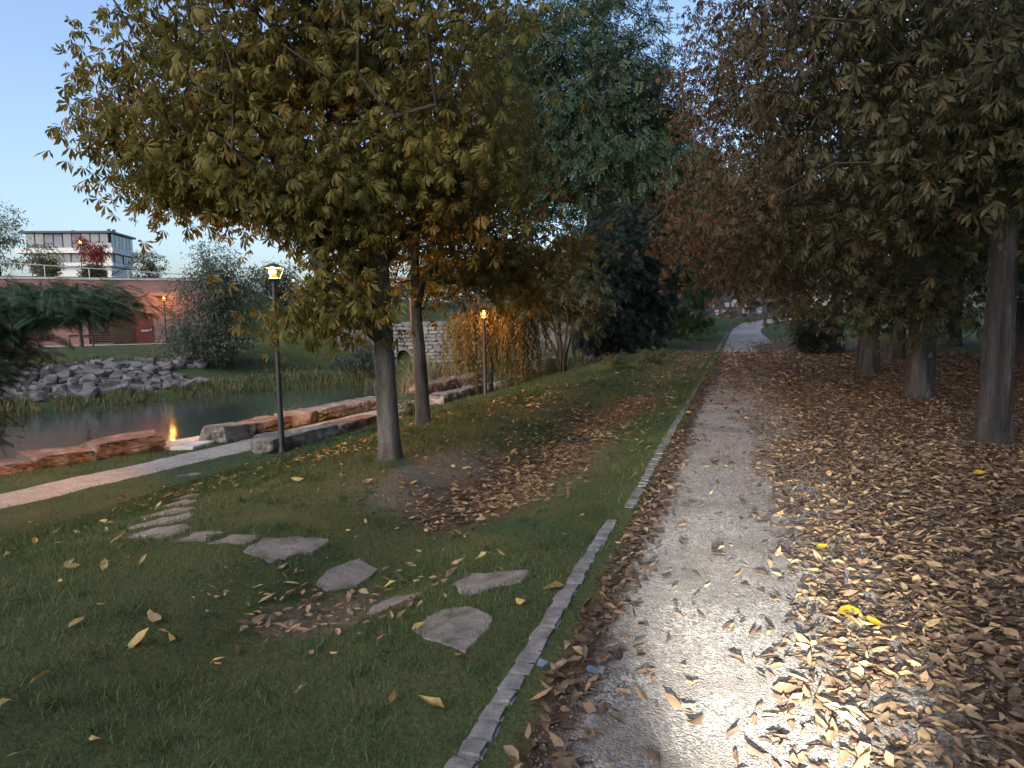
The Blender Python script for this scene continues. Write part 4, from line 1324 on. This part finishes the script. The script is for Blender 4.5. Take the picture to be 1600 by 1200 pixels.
# rubble wall with an arched culvert
sx, sy = -24.0, 42.6
sang = math.atan2(.327, .945)
sw = empty('stone_wall', (sx, sy, 0), sang)
props(sw, 'pale rubble stone wall with a small dark arched opening behind the trunks', 'wall')
AX, AZ = 2.45, -.95          # opening centre, springing height
AR = .46
ZT = 1.25
def sbox(name, a, b, mat): mb = MB(); mb.box(a, b); return mb.build(name, mat, sw)
sbox('backing', (-2,.22,-2.4), (AX-AR,.9,ZT), M['mortar']); sbox('backing', (AX+AR,.22,-2.4), (14,.9,ZT), M['mortar'])
sbox('backing', (AX-AR,.22,AZ+AR), (AX+AR,.9,ZT), M['mortar']); sbox('culvert', (AX-AR,.86,-2.4), (AX+AR,1.6,AZ+AR), M['inner_shade'])  # black block plugs the arch, its colour standing for inner shade
rr = random.Random(33)
svar = []
for k in range(6):
    bm = bmesh.new(); bmesh.ops.create_cube(bm, size=1)
    for v in bm.verts: v.co += Vector((rr.uniform(-.08,.08), rr.uniform(-.10,.05), rr.uniform(-.10,.10)))
    bmesh.ops.bevel(bm, geom=[e for e in bm.edges if all(v.co.y < 0 for v in e.verts)], offset=.10, segments=1, affect='EDGES')
    me = bpy.data.meshes.new('stone'); bm.to_mesh(me); bm.free(); me.materials.append(M['wallstone']); svar.append(me)
z = -2.2; row = 0
while z < ZT-.12:
    hgt = rr.uniform(.20,.30)
    x = .2+rr.uniform(-.2,.2)
    while x < 8.6:
        ln = rr.uniform(.34,.72)
        cxs, czs = x+ln/2, z+hgt/2
        inarch = (abs(cxs-AX) < AR+ln*.35 and czs < AZ) or math.hypot(cxs-AX, max(0, czs-AZ)) < AR+.24
        if not inarch:
            o = ob('stone', svar[rr.randrange(6)], sw, (cxs, .16, czs), (rr.uniform(-.08,.08), rr.uniform(-.13,.13), rr.uniform(-.06,.06)))
            o.scale = (ln*rr.uniform(.82,.98), .26*rr.uniform(.9,1.2), hgt*rr.uniform(.78,.98))
        x += ln
    z += hgt
for k in range(9):
    a = math.pi*(k+.5)/9
    o = ob('stone', svar[k % 6], sw, (AX+math.cos(a)*(AR+.09), .15, AZ+math.sin(a)*(AR+.09)), (0, math.pi/2-a, 0))
    o.scale = (.17, .28, .24)
for k in range(12):
    x = .3+k*.72
    o = ob('cap_stone', svar[k % 6], sw, (x+.2, .5, ZT+.07), (0, 0, rr.uniform(-.03,.03))); o.scale = (.69, .95, .16)

# end wall of the avenue with pale plaques
ew = empty('end_wall', (0, 80.5, 0), math.atan2(3.8, 11.8))
props(ew, 'grey stone wall closing the far end of the path', 'wall')
mb = MB(); mb.box((-9,.0,-1), (7,.7,5.6)); mb.build('masonry', M['wall_dark'], ew)
mb = MB(); mb.box((-9.1,-.08,5.6), (7.1,.78,5.8)); mb.build('coping', M['rock'], ew)
PL = [((-2.9,2.35), (-2.5,2.82), 'highest left hand small'), ((-1.38,2.32), (-.93,2.79), 'square'), ((-.66,2.37), (-.01,3.12), 'largest'), ((.46,2.29), (1.05,2.69), 'wide upper'),
      ((.47,1.6), (1.12,2.14), 'wide lower'), ((-2.49,1.51), (-1.97,2.05), 'lower left hand'), ((-1.77,1.64), (-1.25,2.04), 'small lower middle'), ((1.85,1.57), (2.43,2.25), 'outermost right hand')]
for (x0, z0), (x1, z1), t in PL:
    mb = MB(); mb.box((-(x1-x0)*.55,-.06,0), ((x1-x0)*.55,-.004,z1-z0))
    cx_ = (x0+x1)/2
    ca, sa = math.cos(math.atan2(3.8, 11.8)), math.sin(math.atan2(3.8, 11.8))
    u = cx_/ca
    props(mb.build('plaque', M['plaque'], None, False, (u*ca, 80.5+u*sa, z0), (0, 0, math.atan2(3.8, 11.8))), '%s white plaque on the stone wall at the end of the path' % t, 'plaque', 'white plaques')

# ------------------------------------------------------------------ ground cover
def reeds(name, label, n, seed, sel, hrange, dry):
    rs = np.random.default_rng(seed)
    P = sel(rs, n)
    z = np.maximum(height(P[:, 0], P[:, 1]), -1.95)
    hh = rs.uniform(*hrange, len(P))*(.25+1.3*vnoise(P[:, 0]*.9, P[:, 1]*.9, seed)**1.3)*rs.uniform(.5, 1.15, len(P))
    lean = rs.normal(0, .42, (len(P), 2))
    w = rs.uniform(.008, .022, len(P)); a = rs.uniform(0, 6.28, len(P))
    b0 = np.column_stack([P[:, 0]-w*np.cos(a), P[:, 1]-w*np.sin(a), z-.05])
    b1 = np.column_stack([P[:, 0]+w*np.cos(a), P[:, 1]+w*np.sin(a), z-.05])
    m0 = np.column_stack([P+lean*hh[:, None]*.45, z+hh*.62])
    tip = np.column_stack([P+lean*hh[:, None]*1.25, z+hh*(1-.35*np.abs(lean).sum(1))])
    off = np.column_stack([w*np.cos(a)*.8, w*np.sin(a)*.8, w*0])
    V = np.stack([b0, b1, m0+off, tip, m0-off], 1).reshape(-1, 3)
    k = (np.arange(len(P))*5)[:, None]
    T = np.repeat(np.clip(dry+rs.normal(0, .2, len(P))+.5*(vnoise(P[:, 0]*.35, P[:, 1]*.35, 8)-.5), 0, 1), 5)
    me = mesh_np(name, V, [k+np.array([[0,1,2,4]]), k+np.array([[4,2,3]])], M['reed'], False, T)
    return props(ob(name, me), label, 'reeds', kind='stuff')
def far_shore(rs, n):
    P = np.column_stack([rs.uniform(-38, -11.5, n*6), rs.uniform(12, 40, n*6)])
    d = pond_dist(P[:, 0], P[:, 1])
    ok = (d > -.5) & (d < 1.5+.8*vnoise(P[:, 0]*.5, P[:, 1]*.5, 4)) & ((P[:, 0] < -18) | (P[:, 1] > 31.5)) & (vnoise(P[:, 0]*.8, P[:, 1]*.8, 21) > .22)
    return P[ok][:n]
reeds('shore_reeds', 'green and straw coloured reeds along the far waterline', 15000, 5, far_shore, (.3, .75), .4)
def clump(cx, cy, r):
    return lambda rs, n: np.column_stack([cx+rs.normal(0, r, n), cy+rs.normal(0, r, n)])
reeds('water_reeds', 'clump of green reeds standing in the water beyond the row of blocks', 220, 6, clump(-13.6, 18.0, .35), (.5, .95), .35)
reeds('dry_reeds', 'straw coloured reeds between the two chestnut trunks', 900, 7, clump(-14.2, 31.0, .9), (.9, 1.9), .85)
reeds('cattail_reeds', 'few yellow stalks in the water beside the grey square block', 14, 8, clump(-13.1, 14.1, .08), (.6, 1.0), .95)
reeds('tall_straw_grass', 'pale straw grass under the willow beside the shrub stems', 1500, 9, lambda rs, n: np.column_stack([rs.uniform(-9.2, -6.2, n), rs.uniform(25.5, 31, n)]), (.5, 1.1), .8)
reeds('bank_grass', 'rough tall grass on the far bank above the rocks', 9000, 10,
      lambda rs, n: (lambda P: P[(pond_dist(P[:, 0], P[:, 1]) > 5.8) & (pond_dist(P[:, 0], P[:, 1]) < 9)][:n])(np.column_stack([rs.uniform(-42, -16, n*9), rs.uniform(15, 45, n*9)])), (.2, .5), .3)
for (x, y, s, t, lab) in ((-9.1, 18.6, .42, .5, 'small leafy weed at the end of the boulders on the grass edge'), (-3.4, 20.6, .5, .6, 'thin feathery weed on the grass before the dark yews'), (-2.6, 22.5, .45, .5, 'second feathery weed nearer the kerb before the dark yews')):
    tree('weed_plant', lab, at(x, y), [(0,0,0), (0,0,.15), (0,0,.3)], [.012,.01,.006], [(0,0,.35*s*2,s,s,.25,1)], 26, 12, PINN, .14, .10, M['shrub'], M['twig'], int(300+x*-7), 'plant', tip=.003, tint_fn=lambda P: .7)

def on_step(x, y, grow=.03):
    ins = np.zeros(x.shape, bool)
    for p in STEPS:
        P = np.array(p); c = P.mean(0); P = c+(P-c)*(1+grow*2)
        k = np.zeros(x.shape, bool)
        for i in range(len(P)):
            ax, ay = P[i]; bx_, by_ = P[(i+1) % len(P)]
            k ^= ((ay > y) != (by_ > y)) & (x < (bx_-ax)*(y-ay)/((by_-ay) if by_ != ay else 1e-9)+ax)
        ins |= k
    return ins

# grass blades, dense near the camera and thinner away from it
rs = np.random.default_rng(41)
def grass_patch(n, x0, x1, y0, y1):
    return np.column_stack([rs.uniform(x0, x1, n), rs.uniform(y0, y1, n)])
G = np.concatenate([grass_patch(48000, -6.2, -.96, .9, 5), grass_patch(62000, -9.5, -.96, 5, 12), grass_patch(14000, -9, -6.2, 2.5, 5), grass_patch(52000, -9.8, -.96, 12, 24), grass_patch(9000, -13.6, -9.2, 5, 22),
                    grass_patch(14000, -7, -.96, 24, 48), grass_patch(9000, 2.0, 9, 3, 22), grass_patch(6000, -.99, -.72, 1, 30), grass_patch(7000, 2.2, 9, 22, 60)])
nt_ = 260
tc_ = np.column_stack([rs.uniform(-9, -1.1, nt_), 1.5+rs.random(nt_)**1.5*15])
TG = np.repeat(tc_, 55, 0)+rs.normal(0, .045, (nt_*55, 2))*np.repeat(rs.uniform(.5, 1.5, nt_), 55)[:, None]
n_short = len(G)
G = np.concatenate([G, TG])
tall = np.concatenate([np.ones(n_short), rs.uniform(1.3, 2.6, len(TG))])
d_ = np.hypot(G[:, 0], G[:, 1])
keep = in_view(np.column_stack([G, height(G[:, 0], G[:, 1])])) | (d_ < 4)
keep &= ~on_step(G[:, 0], G[:, 1], -.10)
keep &= rs.random(len(G)) > soil_mask(G[:, 0], G[:, 1])*.74
keep &= rs.random(len(G)) > mould_mask(G[:, 0], G[:, 1])*np.where(G[:, 0] > 0, .93, .55)
lp = np.abs(G[:, 0]-np.interp(G[:, 1], [5,9,13.2,17,20.5,24,28.5,33], [-12.05,-11.6,-11.05,-10.8,-10.62,-10.45,-10.1,-9.7])) < .55
keep &= ~lp
kb = (G[:, 0] > -.97) & (G[:, 0] < -.5) & ~((G[:, 0] > -.83) | (G[:, 1] > 5.2))
keep &= ~kb
keep &= pond_dist(G[:, 0], G[:, 1]) > .3
G = G[keep]; d_ = d_[keep]; tall = tall[keep]
sc = np.clip(d_/6, 1, 3.2)
hh = tall*rs.uniform(.018, .06, len(G))*sc**.55*(.45+.8*vnoise(G[:, 0]*1.7, G[:, 1]*1.7, 2)+.9*np.maximum(0, vnoise(G[:, 0]*5, G[:, 1]*5, 12)-.62)*2)
wd = rs.uniform(.0016, .0032, len(G))*sc
a = rs.uniform(0, 6.28, len(G)); ln = rs.normal(0, .55, (len(G), 2))*hh[:, None]
z = height(G[:, 0], G[:, 1])-.004
V = np.stack([np.column_stack([G[:, 0]-wd*np.cos(a), G[:, 1]-wd*np.sin(a), z]), np.column_stack([G[:, 0]+wd*np.cos(a), G[:, 1]+wd*np.sin(a), z]),
              np.column_stack([G+ln, z+hh])], 1).reshape(-1, 3)
T = np.repeat(np.clip(.36+.55*fbm(G[:, 0]*.7, G[:, 1]*.7, 15, 4)*2+rs.normal(0, .20, len(G)), 0, 1), 3)
props(ob('lawn_grass', mesh_np('lawn_grass', V, (np.arange(len(G))*3)[:, None]+np.array([[0,1,2]]), M['grass'], False, T)), 'short mown grass on the bank beside the path', 'grass', kind='stuff')

# ------------------------------------------------------------------ fallen leaves
def curled(seed):
    """one dry leaf: narrow, broad or torn, more or less rolled"""
    r = random.Random(seed)
    curl, bend, tw = r.uniform(.05, .8), r.uniform(-.35, .5), r.uniform(-.3, .3)
    kind = seed % 4
    w1, w2 = ((.15,.19), (.24,.26), (.12,.23), (.20,.12))[kind]
    end = r.uniform(.55, .8) if kind == 3 else 1.0
    V = []
    for l, w in ((0,0), (.33,w1), (.35,0), (.33,-w1*r.uniform(.6,1)), (.68,w2), (.70,0), (.68,-w2*r.uniform(.5,1)), (1,r.uniform(-.08,.08))):
        z = curl*abs(w)*1.1+bend*(l-.5)**2*.8+tw*w+r.uniform(-.02, .02)
        V.append(((l*end-.5)+r.uniform(-.03,.03), w*(1-.3*curl), z))
    V = np.array(V); V[:, 2] -= V[:, 2].min()
    F = np.array([(0,1,2), (0,2,3), (1,4,5), (1,5,2), (2,5,6), (2,6,3), (4,7,5), (5,7,6)])
    return V, F
CURLS = [curled(500+k) for k in range(28)]

def ground_z(P):
    z = height(P[:, 0], P[:, 1])
    return z+np.where(P[:, 0] > -.82, .008, .012)

def litter(P, size, seed, tint, flat=.30, lift=.0):
    """per leaf transform data"""
    rs = np.random.default_rng(seed)
    n = len(P)
    a = rs.uniform(0, 2*np.pi, n)
    D = np.column_stack([np.cos(a), np.sin(a), rs.normal(0, flat, n)])
    N = np.column_stack([rs.normal(0, flat, n), rs.normal(0, flat, n), np.ones(n)])
    flip = rs.random(n) < .35
    N[flip, 2] *= -1
    S = size*np.clip(np.exp(rs.normal(-.05, .34, n)), .35, 1.5)
    Z = ground_z(P)+np.where(flip, .30, .02)*S*.5+lift*rs.random(n)
    return np.column_stack([P, Z]), D, N, S, np.clip(tint+rs.normal(0, .26, n), 0, 1), rs.integers(0, len(CURLS), n)

def litter_mesh(name, data, mat, label, skip=None):
    P, D, N, S, T, K = data
    VV, FF, TT, o = [], [], [], 0
    rs = np.random.default_rng(9)
    sel = np.ones(len(P), bool)
    if skip is not None: sel[skip] = False
    for k in range(len(CURLS)):
        q = sel & (K == k)
        if not q.any(): continue
        v, f, t = leaves_np(P[q], D[q], N[q], S[q], CURLS[k], rs, T[q], .15)
        VV.append(v); FF.append(f+o); TT.append(t); o += len(v)
    return props(ob(name, mesh_np(name, np.concatenate(VV), np.concatenate(FF), mat, False, np.concatenate(TT))), label, 'fallen leaves', kind='stuff')

rs = np.random.default_rng(60)
def path_density(x, y):
    n = fbm(x*1.1, y*.8, 71)*2
    right = sstep(.02, .72, x+.28*n)
    kerbside = (1-sstep(-.62, -.42, x+.12*n))*.55
    mid = .045+.04*n
    far = sstep(10, 17, y)*(.5+.5*sstep(14, 18, y)*(1-sstep(27, 31, y)))*(.6+.8*vnoise(x*.9, y*.5, 5))
    patchy = .62+.75*vnoise(x*1.4, y*1.1, 88)
    edge = 1-.55*sstep(2.4, 4.5, x)-.25*sstep(4.5, 8, x)
    return np.clip(np.maximum(np.maximum(right*patchy*edge, kerbside), np.maximum(mid, far))*(1-sstep(24, 40, y)*.6), 0, 1)
def scatter(n, x0, x1, y0, y1):
    P = np.column_stack([rs.uniform(x0, x1, n), rs.uniform(y0, y1, n)])
    return P[rs.random(n) < path_density(P[:, 0], P[:, 1])]
PA = np.concatenate([scatter(16500, -.76, 4.2, 1.6, 5), scatter(27000, -.76, 6.5, 5, 9.5), scatter(26000, -.76, 8, 9.5, 17), scatter(17000, -.76, 8, 17, 30), scatter(5000, -.8, 7, 30, 45)])
PA = PA[in_view(np.column_stack([PA, PA[:, 0]*0])) | (np.hypot(PA[:, 0], PA[:, 1]) < 3.2)]
for tx, ty in ((2.88,9.54), (3.14,14.33), (3.09,19.33), (4.87,25.34), (3.79,31.25)):
    PA = PA[np.hypot(PA[:, 0]-tx, PA[:, 1]-ty) > .32]
data = litter(PA, .074, 61, .45, .28, .014)
sz = np.clip(np.hypot(PA[:, 0], PA[:, 1])/14, 1, 1.7)
data[3][:] *= sz
# leaves by the kerb are darker
data[4][:] -= .25*(PA[:, 0] < -.4)
vis = in_view(data[0])
order = np.argsort(np.where(vis, np.linalg.norm(data[0]-np.array([0, 0, EYE]), axis=1)/data[3], 1e9))
single = order[:300]
bank_m = {}
P, D, N, S, T, K = data
dd, ww, nn = basis(D[single], N[single])
for j, i in enumerate(single):
    tq = int(np.clip(T[i]*6, 0, 5))
    key = (int(K[i]), tq)
    if key not in bank_m:
        v, f = CURLS[key[0]]
        bank_m[key] = mesh_np('fallen_leaf', v, f, M['litter'], False, np.clip(np.full(len(v), (tq+.5)/6)+np.linspace(-.05, .05, len(v)), 0, 1))
    o = bpy.data.objects.new('fallen_leaf', bank_m[key])
    mm = Matrix(((dd[j][0], ww[j][0], nn[j][0]), (dd[j][1], ww[j][1], nn[j][1]), (dd[j][2], ww[j][2], nn[j][2]))).to_4x4()
    o.matrix_world = Matrix.Translation(Vector(P[i])) @ mm @ Matrix.Scale(float(S[i]), 4)
    link(o)
    tone = 'dark brown' if tq < 2 else 'tan brown' if tq < 4 else 'pale tan'
    place = 'among the kerbside leaves' if P[i][0] < -.4 else 'alone on the bare gravel' if P[i][0] < .2 else 'in the thick litter right of the gravel'
    props(o, '%s curled fallen leaf lying %s' % (tone, place), 'fallen leaf', '%s fallen leaves %s' % (tone, place))
litter_mesh('leaf_litter', data, M['litter'], 'brown fallen leaves covering the path and the ground right of it', single)

# leaves in the hollow and over the grass bank
def bank_density(x, y):
    sw_ = np.exp(-(((x+2.35-.06*(y-9))/.62)**2))*sstep(5.2, 6.6, y)*(1-sstep(13.2, 15, y))
    sw_ = np.maximum(sw_, .55*np.exp(-(((x+2.45)/.5)**2+((y-3.9)/.55)**2)))
    sw_ = np.maximum(sw_, .18*sstep(14, 18, y)*sstep(-4, -1.5, x))
    return np.clip(sw_*(.55+.8*vnoise(x*1.6, y*1.6, 61)), 0, 1)
PB = np.column_stack([rs.uniform(-4.5, -1.0, 34000), rs.uniform(3, 30, 34000)])
PB = PB[rs.random(len(PB)) < bank_density(PB[:, 0], PB[:, 1])]
PB = PB[~on_step(PB[:, 0], PB[:, 1], -.05)]
litter_mesh('hollow_leaf_litter', litter(PB, .085, 63, .56, .24, .03), M['litter'], 'brown fallen leaves gathered in the hollow between kerb and chestnuts')
def yellow_density(x, y):
    r1 = np.exp(-(((x+6.6)/2.0)**2+((y-10.6)/2.6)**2))*.9
    r2_ = np.exp(-(((x+4.4)/1.2)**2+((y-13.6)/2.6)**2))*.75
    return np.clip(np.maximum(np.maximum(r1, r2_)*(.4+vnoise(x*1.2, y*1.2, 14)), .07), 0, 1)
PC = np.column_stack([rs.uniform(-10, -1.0, 7500), rs.uniform(1.5, 19, 7500)])
PC = PC[rs.random(len(PC)) < yellow_density(PC[:, 0], PC[:, 1])]
for tx, ty in ((-4.12,7.8), (-5.5,11.75)): PC = PC[np.hypot(PC[:, 0]-tx, PC[:, 1]-ty) > .22]
litter_mesh('yellow_leaf_litter', litter(PC, .105, 64, .5, .35, .02), M['litter_yellow'], 'yellow fallen leaves scattered over the grass bank below the chestnuts')

# lobed yellow leaves
def lobed(name, x, y, s, rz, label, n=1):
    V, F = curled(501+4*int(rz*10))
    me = mesh_np(name, V*s*.85*np.array([1, 1.5, .6]), F, M['yellow'], False, np.linspace(.1, .95, len(V)))
    props(ob(name, me, None, (x, y, .03), (.1, -.12, rz)), label, 'fallen leaf', 'bright yellow leaves')
lobed('yellow_leaf', .56, 3.82, .15, .3, 'largest bright yellow lobed leaf lying on the lit leaf litter')
lobed('yellow_leaf', .66, 3.72, .12, 1.9, 'bright yellow leaf overlapping the edge of the largest yellow one')
lobed('yellow_leaf', .54, 4.86, .12, .9, 'small bright yellow leaf farther up the lit leaf litter')
lobed('yellow_leaf', 2.16, 7.47, .15, .4, 'dull yellow leaf lying before the streaky barked trunk')
lobed('yellow_leaf', -.72, 11.2, .13, .4, 'small yellow leaf lying against the kerb')

def scrap(x, y, s, label):
    r = random.Random(int(x*-1000))
    V = [(i*.33+r.uniform(-.08,.08)-.5, j*.33+r.uniform(-.08,.08)-.5, r.uniform(0,.45)) for i in range(4) for j in range(4)]
    F = [(i*4+j, i*4+j+1, i*4+j+5, i*4+j+4) for i in range(3) for j in range(3)]
    me = mesh_np('plastic_scrap', np.array(V)*s, np.array(F), M['blue'], False)
    props(ob('plastic_scrap', me, None, (x, y, .03)), label, 'litter', 'blue scraps')
scrap(-.56, 2.85, .07, 'pale blue crumpled plastic scrap among the kerbside leaves')
scrap(-.80, 2.86, .045, 'tiny blue scrap of plastic right beside the kerb')

# loose gravel
rs = np.random.default_rng(70)
n = 15000
P = np.column_stack([rs.uniform(-.7, 1.6, n), 1.6+rs.random(n)**1.6*7])
s = rs.uniform(.002, .006, n)*np.clip(P[:, 1]/4, .8, 1.8)
octv = np.array([(1,0,0), (-1,0,0), (0,1,0), (0,-1,0), (0,0,.7), (0,0,-.7)], float)
octf = np.array([(0,2,4), (2,1,4), (1,3,4), (3,0,4)])
V = np.column_stack([P, np.full(n, .009)])[:, None, :]+octv[None]*s[:, None, None]*rs.uniform(.6, 1.4, (n, 6, 1))
props(ob('loose_gravel', mesh_np('loose_gravel', V.reshape(-1, 3), (octf[None]+(np.arange(n)*6)[:, None, None]).reshape(-1, 3), M['pebble'], False)), 'loose pale pebbles on the gravel path', 'gravel', kind='stuff')

# ------------------------------------------------------------------ headlamp of the bicycle the picture is taken from
hl = empty('bicycle_headlamp', (.06, .42, .72))
props(hl, 'small bicycle headlamp on a handlebar throwing white light on the path', 'headlamp')
mb = MB(); mb.tube([(-.30,-.10,.06), (-.12,-.04,.05), (.12,-.04,.05), (.30,-.10,.06)], .014, 10); mb.build('handlebar', M['black'], hl, True)
mb = MB(); mb.tube([(0,-.04,.05), (0,-.03,.0)], .012, 8); mb.build('bracket', M['black'], hl, True)
mb = MB(); mb.tube([(0,-.06,-.01), (0,-.02,-.02), (0,.02,-.024)], [.018,.03,.034], 16); mb.build('housing', M['black'], hl, True)
sp = bpy.data.lights.new('headlamp_beam', 'SPOT')
sp.energy = 2600.0
sp.color = (1.0, .93, .80)
sp.spot_size = math.radians(32)
sp.spot_blend = 1.0
sp.shadow_soft_size = .022
so = bpy.data.objects.new('headlamp_beam', sp)
so.location = (0, .045, -.026)
so.rotation_euler = Vector((.045, 1.0, -.168)).to_track_quat('-Z', 'Y').to_euler()
link(so, hl)
